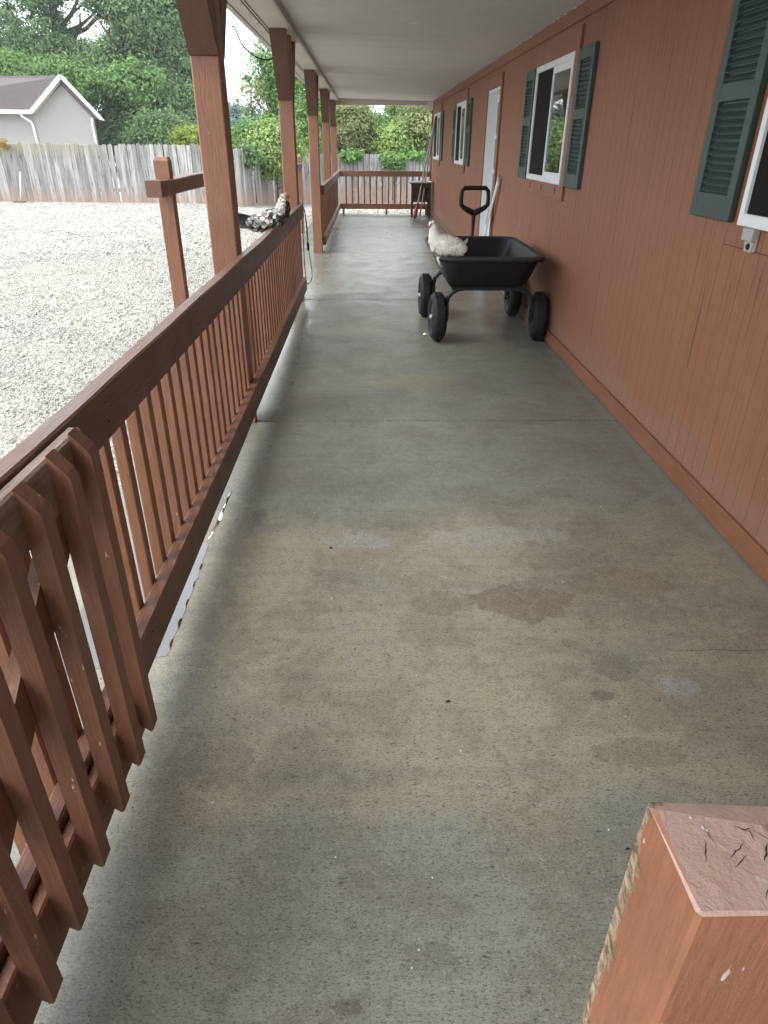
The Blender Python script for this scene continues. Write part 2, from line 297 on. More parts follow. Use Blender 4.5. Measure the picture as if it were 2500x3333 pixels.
# ------------------------------------------------------------------ mesh helpers
class MB:
    def __init__(s): s.v = []; s.f = []; s.sm = []
    def add(s, vs, fs, smooth=False):
        b = len(s.v); s.v += [tuple(v) for v in vs]
        for f in fs: s.f.append(tuple(b+i for i in f)); s.sm.append(smooth)
        return s
    def box(s, x0, x1, y0, y1, z0, z1, c=.003):
        if c <= 0:
            vs = [(x, y, z) for z in (z0, z1) for y in (y0, y1) for x in (x0, x1)]
            return s.add(vs, [(0, 2, 3, 1), (4, 5, 7, 6), (0, 1, 5, 4), (2, 6, 7, 3), (0, 4, 6, 2), (1, 3, 7, 5)])
        c = min(c, (x1-x0)*.3, (y1-y0)*.3, (z1-z0)*.3)
        lo, hi = (x0, y0, z0), (x1, y1, z1); idx = {}; vs = []
        for sx in (0, 1):
            for sy in (0, 1):
                for sz in (0, 1):
                    for ax in range(3):
                        p = []
                        for i, sg in enumerate((sx, sy, sz)):
                            e = hi[i] if sg else lo[i]
                            if i != ax: e += -c if sg else c
                            p.append(e)
                        idx[(sx, sy, sz, ax)] = len(vs); vs.append(tuple(p))
        fs = []
        for ax in range(3):
            o = [i for i in range(3) if i != ax]
            for sg in (0, 1):
                q = []
                for a, b in ((0, 0), (1, 0), (1, 1), (0, 1)):
                    k = [0, 0, 0]; k[ax] = sg; k[o[0]] = a; k[o[1]] = b; q.append(idx[(*k, ax)])
                fs.append(tuple(q))
        for ax in range(3):       # edges along ax
            o = [i for i in range(3) if i != ax]
            for a in (0, 1):
                for b in (0, 1):
                    k0 = [0, 0, 0]; k1 = [0, 0, 0]; k0[o[0]] = k1[o[0]] = a; k0[o[1]] = k1[o[1]] = b; k1[ax] = 1
                    fs.append((idx[(*k0, o[0])], idx[(*k1, o[0])], idx[(*k1, o[1])], idx[(*k0, o[1])]))
        for sx in (0, 1):
            for sy in (0, 1):
                for sz in (0, 1): fs.append(tuple(idx[(sx, sy, sz, a)] for a in range(3)))
        return s.add(vs, fs)
    def prism(s, poly, a0, a1, axis='x'):
        """poly: 2D points in the plane perpendicular to axis, extruded a0..a1"""
        def P(p, a):
            return (a, p[0], p[1]) if axis == 'x' else ((p[0], a, p[1]) if axis == 'y' else (p[0], p[1], a))
        n = len(poly); vs = [P(p, a0) for p in poly]+[P(p, a1) for p in poly]
        return s.add(vs, [tuple(range(n)), tuple(range(2*n-1, n-1, -1))]+[(i, i+n, (i+1) % n+n, (i+1) % n) for i in range(n)])
    def tube(s, pts, rad, seg=10, cap=True, flat=1.0, smooth=True):
        pts = [Vector(p) for p in pts]; n = len(pts)
        if isinstance(rad, (int, float)): rad = [rad]*n
        d0 = (pts[1]-pts[0]).normalized(); a = Vector((0, 0, 1)) if abs(d0.z) < .9 else Vector((1, 0, 0)); u = d0.cross(a).normalized()
        vs = []
        for i, p in enumerate(pts):
            d = (pts[min(i+1, n-1)]-pts[max(i-1, 0)]).normalized(); u = (u-d*u.dot(d)).normalized(); w = d.cross(u)
            for k in range(seg):
                t = 2*math.pi*k/seg; vs.append(p+(u*math.cos(t)+w*math.sin(t)*flat)*rad[i])
        fs = [(i*seg+k, i*seg+(k+1) % seg, (i+1)*seg+(k+1) % seg, (i+1)*seg+k) for i in range(n-1) for k in range(seg)]
        if cap: fs += [tuple(range(seg-1, -1, -1)), tuple(range((n-1)*seg, n*seg))]
        return s.add(vs, fs, smooth)
    def loops(s, L, closed_ends=True, smooth=True):
        n = len(L[0]); vs = [p for l in L for p in l]
        fs = [(i*n+k, i*n+(k+1) % n, (i+1)*n+(k+1) % n, (i+1)*n+k) for i in range(len(L)-1) for k in range(n)]
        if closed_ends: fs += [tuple(range(n-1, -1, -1)), tuple(range((len(L)-1)*n, len(L)*n))]
        return s.add(vs, fs, smooth)
    def mesh(s, name, mat=None):
        me = bpy.data.meshes.new(name); me.from_pydata(s.v, [], s.f); me.update()
        me.polygons.foreach_set('use_smooth', s.sm)
        import bmesh
        bm = bmesh.new(); bm.from_mesh(me); bmesh.ops.recalc_face_normals(bm, faces=bm.faces); bm.to_mesh(me); bm.free()
        if mat: me.materials.append(mat)
        return me
    def obj(s, name, mat=None, parent=None, loc=None, **tags):
        return link(name, s.mesh(name, mat), parent, loc, **tags)
def link(name, data, parent=None, loc=None, **tags):
    o = bpy.data.objects.new(name, data); COL.objects.link(o)
    if parent is not None: o.parent = parent
    if loc is not None: o.location = loc
    for k, v in tags.items(): o[k] = v
    return o
def thing(name, label, cat, loc=(0, 0, 0), group=None):
    o = link(name, None, None, loc, label=label, category=cat); o.empty_display_size = .1
    if group: o['group'] = group
    return o
def B(name, mat, parent, x0, x1, y0, y1, z0, z1, c=.003, **k):
    return MB().box(x0, x1, y0, y1, z0, z1, c).obj(name, mat, parent, **k)
def bent(mb, amp=.004, sc=3):          # slight irregularity
    mb.v = [tuple(Vector(v)+mnoise.noise_vector(Vector(v)*sc)*amp) for v in mb.v]; return mb

# ------------------------------------------------------------------ ground
def gz(x, y):
    def sm(a, b, v):
        t = min(1, max(0, (v-a)/(b-a))); return t*t*(3-2*t)
    z = -.115-.035*sm(8, 23, y)
    z -= .27*sm(18.5, 26.5, y)*sm(-5.5, -2.5, x)
    z += .25*sm(23.5, 33, y)*sm(-3, -7, x)
    return z+.012*mnoise.noise(Vector((x*.7, y*.7, 0)))
def ground():
    xs = np.concatenate([np.linspace(-300, -42, 8), np.linspace(-40, 14, 109), np.linspace(16, 300, 10)])
    ys = np.concatenate([np.linspace(-200, -9, 8), np.linspace(-8, 34, 85), np.linspace(37, 400, 16)])
    vs = [(x, y, gz(x, y)) for y in ys for x in xs]; n = len(xs)
    fs = [(j*n+i, j*n+i+1, (j+1)*n+i+1, (j+1)*n+i) for j in range(len(ys)-1) for i in range(n-1)]
    return MB().add(vs, fs, True).obj('ground', m_ground, kind='structure')
ground()

def np_mesh(name, V, F, mat, parent=None, tint=None, **tags):
    """V (n,3), F (m,4 or 3) int arrays; tint per vertex"""
    me = bpy.data.meshes.new(name); k = F.shape[1]
    me.vertices.add(len(V)); me.vertices.foreach_set('co', V.astype(np.float32).ravel())
    me.loops.add(F.size); me.loops.foreach_set('vertex_index', F.astype(np.int32).ravel())
    me.polygons.add(len(F)); me.polygons.foreach_set('loop_start', np.arange(0, F.size, k, dtype=np.int32))
    try: me.polygons.foreach_set('loop_total', np.full(len(F), k, dtype=np.int32))
    except Exception: pass
    me.update(calc_edges=True); me.validate()
    if tint is not None:
        a = me.attributes.new('tint', 'FLOAT', 'POINT'); a.data.foreach_set('value', tint.astype(np.float32))
    me.polygons.foreach_set('use_smooth', np.zeros(len(F), dtype=bool))
    me.materials.append(mat); return link(name, me, parent, **tags)

def rand_rot(n):
    q = rng.normal(size=(n, 4)); q /= np.linalg.norm(q, axis=1)[:, None]; w, x, y, z = q.T
    return np.stack([1-2*(y*y+z*z), 2*(x*y-z*w), 2*(x*z+y*w), 2*(x*y+z*w), 1-2*(x*x+z*z), 2*(y*z-x*w), 2*(x*z-y*w), 2*(y*z+x*w), 1-2*(x*x+y*y)], axis=1).reshape(n, 3, 3)
CUBE = np.array([(x, y, z) for z in (-1, 1) for y in (-1, 1) for x in (-1, 1)], float)
CF = np.array([(0, 2, 3, 1), (4, 5, 7, 6), (0, 1, 5, 4), (2, 6, 7, 3), (0, 4, 6, 2), (1, 3, 7, 5)])
def stones():
    P = []; R = []
    def zone(x0, x1, y0, y1, dens, size, cond):
        n = int((x1-x0)*(y1-y0)*dens); x = rng.uniform(x0, x1, n); y = rng.uniform(y0, y1, n); k = cond(x, y)
        x, y = x[k], y[k]; P.append(np.stack([x, y], 1)); R.append(rng.lognormal(0, .33, len(x))*size)
    vis = lambda x, y: (x < -1.235) & (x > -.60*y-.7)
    zone(-5, -1.2, .6, 6, 2900, .0095, vis)
    zone(-8, -1.2, 6, 11.5, 1500, .013, vis)
    zone(-14, -1.2, 11.5, 22.6, 480, .020, vis)
    zone(-3.2, 3.0, 17.95, 26.3, 260, .030, lambda x, y: (x > -1.235))
    P = np.concatenate(P); R = np.concatenate(R); n = len(P)
    z = np.array([gz(a, b) for a, b in P])+R*rng.uniform(-.35, .3, n)
    sc = rng.uniform(.6, 1.25, (n, 1, 3))*np.array([1, 1, .5])
    V = (CUBE[None]*rng.uniform(.55, 1.0, (n, 8, 1))+rng.normal(0, .13, (n, 8, 3)))*sc
    V = np.einsum('nij,nkj->nki', rand_rot(n), V)*R[:, None, None]*.85
    V += np.concatenate([P, z[:, None]], 1)[:, None, :]
    F = (CF[None]+np.arange(n)[:, None, None]*8).reshape(-1, 4)
    tint = np.repeat(rng.beta(2.2, 1.4, n), 8)
    np_mesh('gravel', V.reshape(-1, 3), F, m_stone, None, tint, kind='stuff', label='pale crushed stone gravel covering the yard', category='gravel')
stones()

# ------------------------------------------------------------------ porch floor
floor = link('porch_floor', None, kind='structure')
js = [-3.6, .18, 3.835, 7.48, 11.12, 14.77, 17.93]
for a, b in zip(js[:-1], js[1:]):
    B('concrete_slab', m_conc, floor, -1.225, 1.60, a+(.010 if a == 3.835 else .005), b-.005, -.13, 0, .005)
B('joint_soil', m_dark, floor, -1.21, 1.58, -3.5, 17.9, -.16, -.03, 0)

def puddle(outline, name='puddle'):
    t = bpy.data.materials.get('puddle_water')
    n = len(outline); vs = [(x, y, .0035) for x, y in outline]+[(x, y, .0002) for x, y in outline]
    vs = [(x, y, z*.35) for x, y, z in vs]
    MB().add(vs, [tuple(range(n))]+[(i, i+n, (i+1) % n+n, (i+1) % n) for i in range(n)]).obj(name, m_water, kind='structure')
tt = NT('puddle_water')
_f = tt.n('ShaderNodeFresnel'); _f.inputs['IOR'].default_value = 1.5; _g = tt.n('ShaderNodeBsdfGlossy'); _g.inputs['Roughness'].default_value = .02; _tr = tt.n('ShaderNodeBsdfTransparent'); _tr.inputs[0].default_value = (.62, .62, .60, 1)
_ms = tt.n('ShaderNodeMixShader'); tt.l(tt.math('MULTIPLY', _f.outputs[0], 2.6, clamp=True), _ms.inputs[0]); tt.l(_tr.outputs[0], _ms.inputs[1]); tt.l(_g.outputs[0], _ms.inputs[2]); tt.l(_ms.outputs[0], tt.o.inputs[0])
m_water = tt.m
def scal(y0, y1, xr, n, amp, step):
    pts = []; m = n*6
    for i in range(m+1):
        f = i/m; y = y0+(y1-y0)*f; g_ = f+.035*math.sin(f*17+n); a = abs(math.sin(math.pi*g_*n))**.7*(.55+.45*math.sin(f*9.7+n)); pts.append((xr(f)+amp*a, y))
    return pts
rgt = scal(1.70, 2.40, lambda f: -.674+.006*math.sin(f*5)-.004*(1-f), 7, .009, .1)
puddle([(-1.05, 1.60)]+rgt+[(-.70, 2.41), (-1.05, 2.40)])
rgt = scal(2.46, 2.86, lambda f: -.684+.012*math.sin(f*3.1), 4, .006, .1)
puddle([(-.69, 2.44)]+rgt+[(-.668, 2.90), (-.675, 2.8), (-.683, 2.6)])

# ------------------------------------------------------------------ house
WX = 1.55
house = thing('house', 'single storey house with rust brown grooved siding and green shutters along the porch', 'house')
WIN = [(1.70, 2.92), (5.82, 7.03), (11.86, 13.02), (15.90, 17.24)]
DOOR = (8.93, 9.84, 2.09)
def siding_panel(y0, y1, z0, z1):
    pts = []; p = .1016; k0 = math.ceil((y0-.01)/p)
    pts.append((WX, y0+.0008)); k = k0
    while k*p < y1-.012:
        y = k*p
        if y > y0+.012: pts += [(WX, y-.0022), (WX+.0019, y-.0014), (WX+.0019, y+.0014), (WX, y+.0022)]
        k += 1
    pts += [(WX, y1-.0008), (WX+.016, y1-.0008), (WX+.016, y0+.0008)]
    MB().prism(pts, z0, z1, 'z').obj('siding_panel', m_side, house)
edges = [-2.7, -2.44, -1.22, 0, 1.22, 2.44, 3.66, 4.88, 6.10, 7.32, 8.54, DOOR[0]]
for a, b in zip(edges[:-1], edges[1:]): siding_panel(a, b, .02, 2.43)
edges = [DOOR[1], 10.98, 12.2, 13.42, 14.64, 15.86, 17.08, 17.90]
for a, b in zip(edges[:-1], edges[1:]): siding_panel(a, b, .02, 2.43)
siding_panel(DOOR[0], DOOR[1], DOOR[2], 2.43)
B('sheathing', m_dark, house, WX+.017, WX+.03, -2.7, DOOR[0], .0, 2.5, 0); B('sheathing', m_dark, house, WX+.017, WX+.03, DOOR[1], 17.9, .0, 2.5, 0)
B('sheathing', m_dark, house, WX+.017, WX+.03, DOOR[0], DOOR[1], 2.12, 2.5, 0)
B('skirt_board', m_skirt, house, WX-.019, WX-.0005, -2.7, DOOR[0]-.06, .012, .113, .003); B('skirt_board', m_skirt, house, WX-.019, WX-.0005, DOOR[1]+.06, 17.9, .012, .113, .003)
B('frieze_board', m_side, house, WX-.019, WX-.0005, -2.7, 17.9, 2.278, 2.40, .003)
B('corner_board', m_px, house, WX-.03, WX+.05, 17.902, 17.925, .0, 2.40, .003); B('end_wall', m_side, house, WX+.05, 9.5, 17.88, 17.92, 0, 3.0, 0)
B('rear_wall', m_side, house, 9.5, 9.6, -2.7, 17.92, 0, 2.6, 0); B('end_wall', m_side, house, WX+.05, 9.5, -2.75, -2.71, 0, 3.0, 0)
mb = MB().prism([(-1.035, 2.44), (5.5, 4.35), (12, 2.44), (12, 2.5), (5.5, 4.42), (-1.035, 2.5)], -2.8, 18.15, 'y'); mb.obj('roof', m_shingle, house)
mb = MB().prism([(-.6, 2.43), (12, 2.43), (5.5, 4.34)], 17.95, 17.99, 'y'); mb.obj('gable', m_side, house)
mb = MB().prism([(-.6, 2.43), (12, 2.43), (5.5, 4.34)], -2.75, -2.71, 'y'); mb.obj('gable', m_side, house)
B('seam_crack', m_dark, house, WX-.0012, WX+.001, 2.35, 3.05, 1.118, 1.1205, 0)

def window(y0, y1, z0=1.215, z1=2.095, trim=True, split=True):
    f = .034; xo = WX-.032; xi = WX-.0008
    mb = MB()
    for a in ((y0, y0+f, z0, z1), (y1-f, y1, z0, z1)): mb.box(xo, xi, *a, .003)
    for a in ((y0+f, y1-f, z0, z0+f+.012), (y0+f, y1-f, z1-f-.012, z1)): mb.box(xo+.001, xi, *a, .003)
    w = mb.obj('window', m_white, house)
    ym = (y0+y1)/2
    B('pane', m_glass, w, xi-.012, xi-.006, y0+f, ym, z0+f+.01, z1-f-.01, 0)
    B('screen', m_screen, w, xi-.016, xi-.012, ym, y1-f, z0+f+.01, z1-f-.01, 0)
    mb = MB(); s = .026
    mb.box(xo+.008, xi-.004, ym-s, ym+.006, z0+f, z1-f, .002)
    mb.box(xo+.010, xi-.004, y0+f, y0+f+.018, z0+f, z1-f, .002)
    mb.box(xo+.011, xi-.004, y0+f+.018, ym-s, z0+f+.01, z0+f+.046, .002); mb.box(xo+.011, xi-.004, y0+f+.018, ym-s, z1-f-.06, z1-f-.008, .002)
    mb.obj('sash', m_white, w)
    if trim:
        t = .019
        B('trim_board', m_pz, w, WX-.0215, WX-.0006, y0-.095, y0-.002, z0-.11, z1+.15, .002)
        B('trim_board', m_pz, w, WX-.0215, WX-.0006, y1+.002, y1+.07, z0-.11, z1+.15, .002)
        B('trim_board', m_skirt, w, WX-.020, WX-.0006, y0-.002, y1+.002, z0-.11, z0-.002, .002); B('trim_board', m_skirt, w, WX-.020, WX-.0006, y0-.002, y1+.002, z1+.002, z1+.15, .002)
        mb = MB()
        for k in range(3):
            yy = y0+.14+k*(y1-y0-.28)/2*1.0; mb.box(WX-.0225, WX-.0195, yy-.006, yy+.006, z0-.072, z0-.022, 0)
        mb.obj('weep_slot', m_dark, w)
for i, (a, b) in enumerate(WIN): window(a, b, 1.215 if i else 1.207, 2.095, trim=i > 0)

def shutter_proto(w=.375, h=.885):
    """louvred shutter, origin at low near corner on the wall; y forward, x out of wall negative"""
    mb = MB(); st = .055; t = .030
    mb.box(-t, -.001, 0, st, 0, h, .003); mb.box(-t, -.001, w-st, w, 0, h, .003)
    zs = [(0, .10), (.445, .515), (h-.075, h)]
    for a, b in zs: mb.box(-t+.0008, -.0015, st, w-st, a, b, .003)
    mb.box(-.010, -.002, st, w-st, .10, h-.075, 0)
    base = mb.mesh('shutter', m_green)
    sm = MB().prism([(-.024, 0), (-.006, .020), (-.008, .0235), (-.0265, .004)], st, w-st, 'y').mesh('slat', m_green)
    return base, sm
SB, SS = shutter_proto()
def shutter(y0, z0=1.21):
    s = link('shutter', SB, house, (WX-.0008, y0, z0))
    for a, b in ((.102, .44), (.517, .805)):
        n = int((b-a)/.0265)
        for k in range(n): link('slat', SS, s, (-.0004, 0, a+.003+k*(b-a)/n))
for y0 in (3.005, 5.305, 7.105, 11.25, 13.12, 15.36): shutter(y0)

# door
dr = MB(); y0, y1, zt = DOOR
xd = WX+.105
B('jamb', m_white, house, WX-.004, xd+.05, y1-.03, y1, .0, zt, .002); B('jamb', m_white, house, WX-.004, xd+.05, y0, y0+.03, .0, zt, .002)
B('jamb', m_white, house, WX-.003, xd+.05, y0+.03, y1-.03, zt-.03, zt, .002)
door = MB().box(xd, xd+.04, y0+.032, y1-.032, .02, zt-.033, .003).obj('door', m_white, house)
for z0, z1 in ((.78, 1.17), (1.22, 1.56), (1.61, 1.96)):
    B('door_pane', m_glass, door, xd-.004, xd+.001, y0+.14, y1-.14, z0, z1, .001)
    mb = MB()
    for a in ((y0+.125, y0+.14, z0-.015, z1+.015), (y1-.14, y1-.125, z0-.015, z1+.015), (y0+.14, y1-.14, z1, z1+.015), (y0+.14, y1-.14, z0-.015, z0)): mb.box(xd-.012, xd-.0005, *a, .002)
    mb.obj('door_muntin', m_white, door)
MB().tube([(xd-.001, y0+.09, .98), (xd-.05, y0+.09, .98)], [.012, .028], 12).obj('knob', m_metal, door)
B('threshold', m_metal, house, WX-.03, xd+.04, y0, y1, .001, .018, .003)
B('door_trim', m_pz, house, WX-.022, WX-.0006, y0-.10, y0-.002, .0, zt+.12, .002); B('door_trim', m_pz, house, WX-.022, WX-.0006, y1+.002, y1+.08, .0, zt+.12, .002)
B('door_trim', m_skirt, house, WX-.020, WX-.0006, y0-.002, y1+.002, zt+.002, zt+.12, .002)

# outlet cover below the near window
oc = thing('outlet_cover', 'small grey outlet cover with flip lid on the siding below the nearest window', 'outlet')
B('lid', m_out, oc, WX-.035, WX-.012, 2.775, 2.853, 1.158, 1.205, .004); B('back_plate', m_out, oc, WX-.012, WX-.0006, 2.778, 2.85, 1.118, 1.204, .003)
MB().tube([(WX-.013, 2.812, 1.137), (WX-.022, 2.812, 1.135)], [.014, .012], 10).obj('socket', m_dark, oc)
mb = MB().prism([(2.785, 1.118), (2.84, 1.118), (2.848, 1.155), (2.778, 1.155)], WX-.018, WX-.0125, 'x'); mb.obj('cup', m_out, oc)

# ------------------------------------------------------------------ porch roof (ceiling, beam, soffit)
proof = thing('porch_roof', 'long flat porch ceiling of pale vinyl panels with beam and soffit', 'porch roof')
CX0, CX1 = -.640, WX+.014
def czz(x): return 2.372+(WX-x)/2.19*.040
def ceil_panel(y0, w=.305):
    prof = []   # (dy, dz) across the panel: three flats with V grooves
    for k in range(3):
        a = k*w/3; prof += [(a+.0012, .0022), (a+.008, 0), (a+w/3-.008, 0), (a+w/3-.0012, .0022)]
    L = []
    for x in (CX0, CX0+.7, CX0+1.45, CX1):
        L.append([(x, dy, czz(x)+dz) for dy, dz in prof]+[(x, w-.0005, czz(x)+.012), (x, .0005, czz(x)+.012)])
    return MB().loops(L, smooth=False).mesh('ceiling_panel', m_ceil)
cp = ceil_panel(0)
y = -2.70; i = 0
while y < 17.79:
    o = link('ceiling_panel', cp, proof, (0, y, random.uniform(-.0014, .0014))); o.rotation_euler.x = random.uniform(-.0035, .0035); y += .305; i += 1
B('ceiling_backing', m_dark, proof, -.63, 1.56, -2.7, 17.8, 2.4305, 2.436, 0)
B('beam_face', m_beamtrim, proof, -.662, -.6405, -2.7, 17.80, 2.358, 2.43, .003)
B('header', m_soff, proof, -.84, 1.53, 17.802, 17.90, 2.285, 2.41, .003)
sp = MB().box(-.845, -.664, .001, .304, 2.362, 2.372, .001).mesh('soffit_panel', m_soff)
sp2 = MB().box(-.972, -.884, .001, .304, 2.360, 2.370, .001).mesh('soffit_panel', m_soff)
y = -2.70
while y < 17.9:
    link('soffit_panel', sp, proof, (0, y, 0)); link('soffit_panel', sp2, proof, (0, y, 0)); y += .305
mb = MB().box(-.858, -.8465, -2.7, 17.9, 2.352, 2.376, .001).box(-.883, -.8725, -2.7, 17.9, 2.352, 2.376, .001); mb.obj('channel_strip', m_soff, proof)
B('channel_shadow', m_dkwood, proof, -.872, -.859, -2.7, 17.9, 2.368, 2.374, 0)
mb = MB()
y = -2.5
while y < 17.9: mb.box(-.900, -.8835, y, y+.035, 2.350, 2.3595, .002); y += .42
mb.obj('soffit_tab', m_soff, proof)
B('fascia', m_fascia, proof, -1.022, -.974, -2.75, 18.05, 2.352, 2.445, .004)
B('soffit_backing', m_dark, proof, -.97, -.663, -2.7, 17.9, 2.377, 2.383, 0)
B('bracket', m_white, proof, 1.40, 1.529, 17.78, 17.80, 2.21, 2.37, .002)
# caulk blobs along the wall edge
mb = MB()
for k in range(60):
    yy = random.uniform(3.2, 8.4); r = random.uniform(.004, .012); mb.tube([(WX-.024, yy, 2.371), (WX-.024, yy+r*2.4, 2.372)], [r*.6, r*.5], 6)
mb.obj('caulk', m_white, proof)
for (x, yy, r) in ((.86, 4.55, .030), (.80, 4.56, .018), (.42, 6.9, .022)):
    bent(MB().box(x-r*2, x+r, yy-r*.7, yy+r*.7, czz(x)-.003, czz(x)+.002, .001), .006, 30).obj('chipped_patch', m_white, proof)

# ------------------------------------------------------------------ porch posts
PX0, PX1 = -.84, -.70
def post_mesh(seed):
    mb = MB(); z = 0; n = 14; L = []
    c = .007
    for i in range(n+1):
        z = 2.36*i/n; o = [mnoise.noise(Vector((seed*3.1, z*1.1, k*7)))*.0035 for k in range(4)]
        x0, x1, y0, y1 = PX0+o[0], PX1+o[1], o[2], .14+o[3]
        L.append([(x0+c, y0, z), (x1-c, y0, z), (x1, y0+c, z), (x1, y1-c, z), (x1-c, y1, z), (x0+c, y1, z), (x0, y1-c, z), (x0, y0+c, z)])
    return mb.loops(L, smooth=False).mesh('shaft', m_pz)
def strut(sgn):
    y0 = 0 if sgn < 0 else .14
    P = [(y0+sgn*.018, 1.855), (y0-sgn*.0, 1.85), (y0, 2.02), (y0+sgn*.29, 2.36), (y0+sgn*.42, 2.36)]
    return MB().prism(P, PX0+.001, PX1-.001, 'x').mesh('brace', m_brace)
m_brace = paint('brown_paint_brace_shaded', (.120, .056, .034), 'z')  # darker than the shafts: shade on the sloping undersides put into the colour
BF, BB = strut(-1), strut(1)
posts = [(.22, 'porch post behind the open picket gate, nearest to the camera'), (3.82, 'thick brown porch post beside the rooster, largest in view'), (7.43, 'brown porch post at the far end of the long railing'),
         (11.03, 'brown porch post whose foot stands bare on the concrete past the railing gap'), (14.42, 'brown porch post behind the short far railing, next to last'), (17.72, 'cracked brown corner post at the far end of the porch')]
for i, (y, lab) in enumerate(posts):
    t = thing('porch_post', lab, 'porch post', (0, y, 0), 'porch posts')
    link('shaft', post_mesh(i), t); link('brace', BF, t)
    if i < 5: link('brace', BB, t)

# ------------------------------------------------------------------ railings
RX = -.652
def rail_board(x0, x1, y0, y1, z0, z1, amp=.003):
    n = max(2, int((y1-y0)/.25)); L = []; c = .005
    for i in range(n+1):
        y = y0+(y1-y0)*i/n; o = [mnoise.noise(Vector((y*1.7, k*9.3, z0*5)))*amp for k in range(4)]
        a, b, d, e = x0+o[0]*.5, x1+o[1]*.5, z0+o[2], z1+o[3]
        L.append([(a+c, y, d), (b-c, y, d), (b, y, d+c), (b, y, e-c), (b-c, y, e), (a+c, y, e), (a, y, e-c), (a, y, d+c)])
    return MB().loops(L, smooth=False)
balm = [bent(MB().box(-.738, -.7005, 0, .037, .13, .93, .004), .003, 4).mesh('baluster', m_pz) for _ in range(3)]
r1 = thing('porch_railing', 'long brown railing with close square balusters that the rooster perches on', 'railing', (0, 0, 0), 'porch railings')
rail_board(-.700, RX, .2, 7.46, .828, .960, .006).obj('top_rail', m_py, r1); rail_board(-.6995, RX-.0005, 1.0-.8, 7.44, .110, .240).obj('bottom_rail', m_py, r1)
y = .50
k = 0
while y < 7.38:
    if not (3.79 < y < 3.96):
        o = link('baluster', random.choice(balm), r1, (random.uniform(-.001, .001), y+random.uniform(-.004, .004), 0)); o.rotation_euler.x = random.uniform(-.006, .006)
    y += .1275
mb = MB(); y_ = .56
while y_ < 7.3:
    for z_ in (.875, .925, .150, .200):
        if random.random() < .8: mb.tube([(RX-.0006, y_+random.uniform(-.006, .006), z_), (RX+.0008, y_, z_+random.uniform(-.002, .002))], [.0034, .0030], 6)
    y_ += .1275*4
mb.obj('nail_head', m_steel, r1)
for yy in (.22, 3.80, 7.37): B('foot_block', m_pz, r1, -.735, -.684, yy, yy+.06, 0, .1095, .004)
r2_ = thing('porch_railing', 'short brown railing at the far left side between bare post and corner post', 'railing', (0, 0, 0), 'porch railings')
rail_board(-.699, RX, 11.19, 17.72, .815, .945).obj('top_rail', m_py, r2_); rail_board(-.6985, RX-.0005, 11.19, 17.72, .10, .225).obj('bottom_rail', m_py, r2_)
y = 11.25
while y < 17.7:
    link('baluster', random.choice(balm), r2_, (.001, y, 0)); y += .1275
r3 = thing('porch_railing', 'brown railing across the far end of the porch with fence showing through', 'railing', (0, 0, 0), 'porch railings')
B('top_rail', m_px, r3, -.66, 1.53, 17.735, 17.773, .825, .945, .004); B('bottom_rail', m_px, r3, -.66, 1.53, 17.735, 17.773, .115, .235, .004)
bm3 = MB().box(0, .036, 17.774, 17.81, .14, .93, .003).mesh('baluster', m_pz)
x = -.52
while x < 1.5: link('baluster', bm3, r3, (x, 0, 0)); x += .1465
for x in (-.6, .45, 1.42): B('foot_block', m_pz, r3, x, x+.05, 17.736, 17.772, 0, .114, .003)

# ------------------------------------------------------------------ picket gate
gate = thing('picket_gate', 'open brown picket gate with pointed pickets folded against the long railing', 'gate')
pk = [bent(MB().prism([(-.620, .125), (-.589, .096), (-.582, .101), (-.582, .905), (-.589, .918), (-.620, .957)], 0, .040, 'y'), .0015, 6).mesh('picket', m_gate) for _ in range(3)]
for k, yf in enumerate((1.325, 1.212, 1.082, .944, .810, .680, .550, .420)):
    o = link('picket', pk[k % 3], gate, (0, yf-.040, random.uniform(-.004, .004))); o.rotation_euler.x = random.uniform(-.006, .006)
    # slight bevel on the long edges is part of the mesh noise
rail_board(-.6505, -.6205, .32, 1.350, .828, .950, .006).obj('gate_rail', m_gate_rail, gate); rail_board(-.6505, -.6205, .32, 1.350, .066, .216, .003).obj('gate_rail', m_gate, gate)
a, b = Vector((1.24, .84)), Vector((.42, .24)); d = (b-a).normalized(); nn = Vector((-d.y, d.x))*.046
MB().prism([tuple(a+nn), tuple(b+nn), tuple(b-nn), tuple(a-nn)], -.6495, -.6225, 'x').obj('diagonal_brace', m_gate, gate)

# newel at lower right
nw = thing('newel_post', 'short brown post with a chipped slanted top at the lower right', 'post')
x0, x1, y0, y1, zt = .260, .405, .298, .410, .952
L = []
for z in (0, .2, .4, .6, .8, .9):
    c = .004; L.append([(x0+c, y0, z), (x1-c, y0, z), (x1, y0+c, z), (x1, y1-c, z), (x1-c, y1, z), (x0+c, y1, z), (x0, y1-c, z), (x0, y0+c, z)])
c = .004
L.append([(x0+c, y0, zt-.0025), (x1-c, y0, zt-.0025), (x1, y0+c, zt-.02), (x1, y1-c, zt-.02), (x1-c, y1, zt-.022), (x0+.004, y1-.001, zt-.010), (x0+.001, y1-.008, zt-.007), (x0, y0+c, zt-.0025)])
L.append([(x0+.0035, y0+.003, zt), (x1-.016, y0+.003, zt), (x1-.048, y0+.040, zt), (x1-.050, y1-.034, zt-.001), (x1-.054, y1-.034, zt), (x0+.012, y1-.018, zt), (x0+.004, y1-.020, zt), (x0+.003, y0+.006, zt)])
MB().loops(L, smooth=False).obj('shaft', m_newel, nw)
mb = MB()
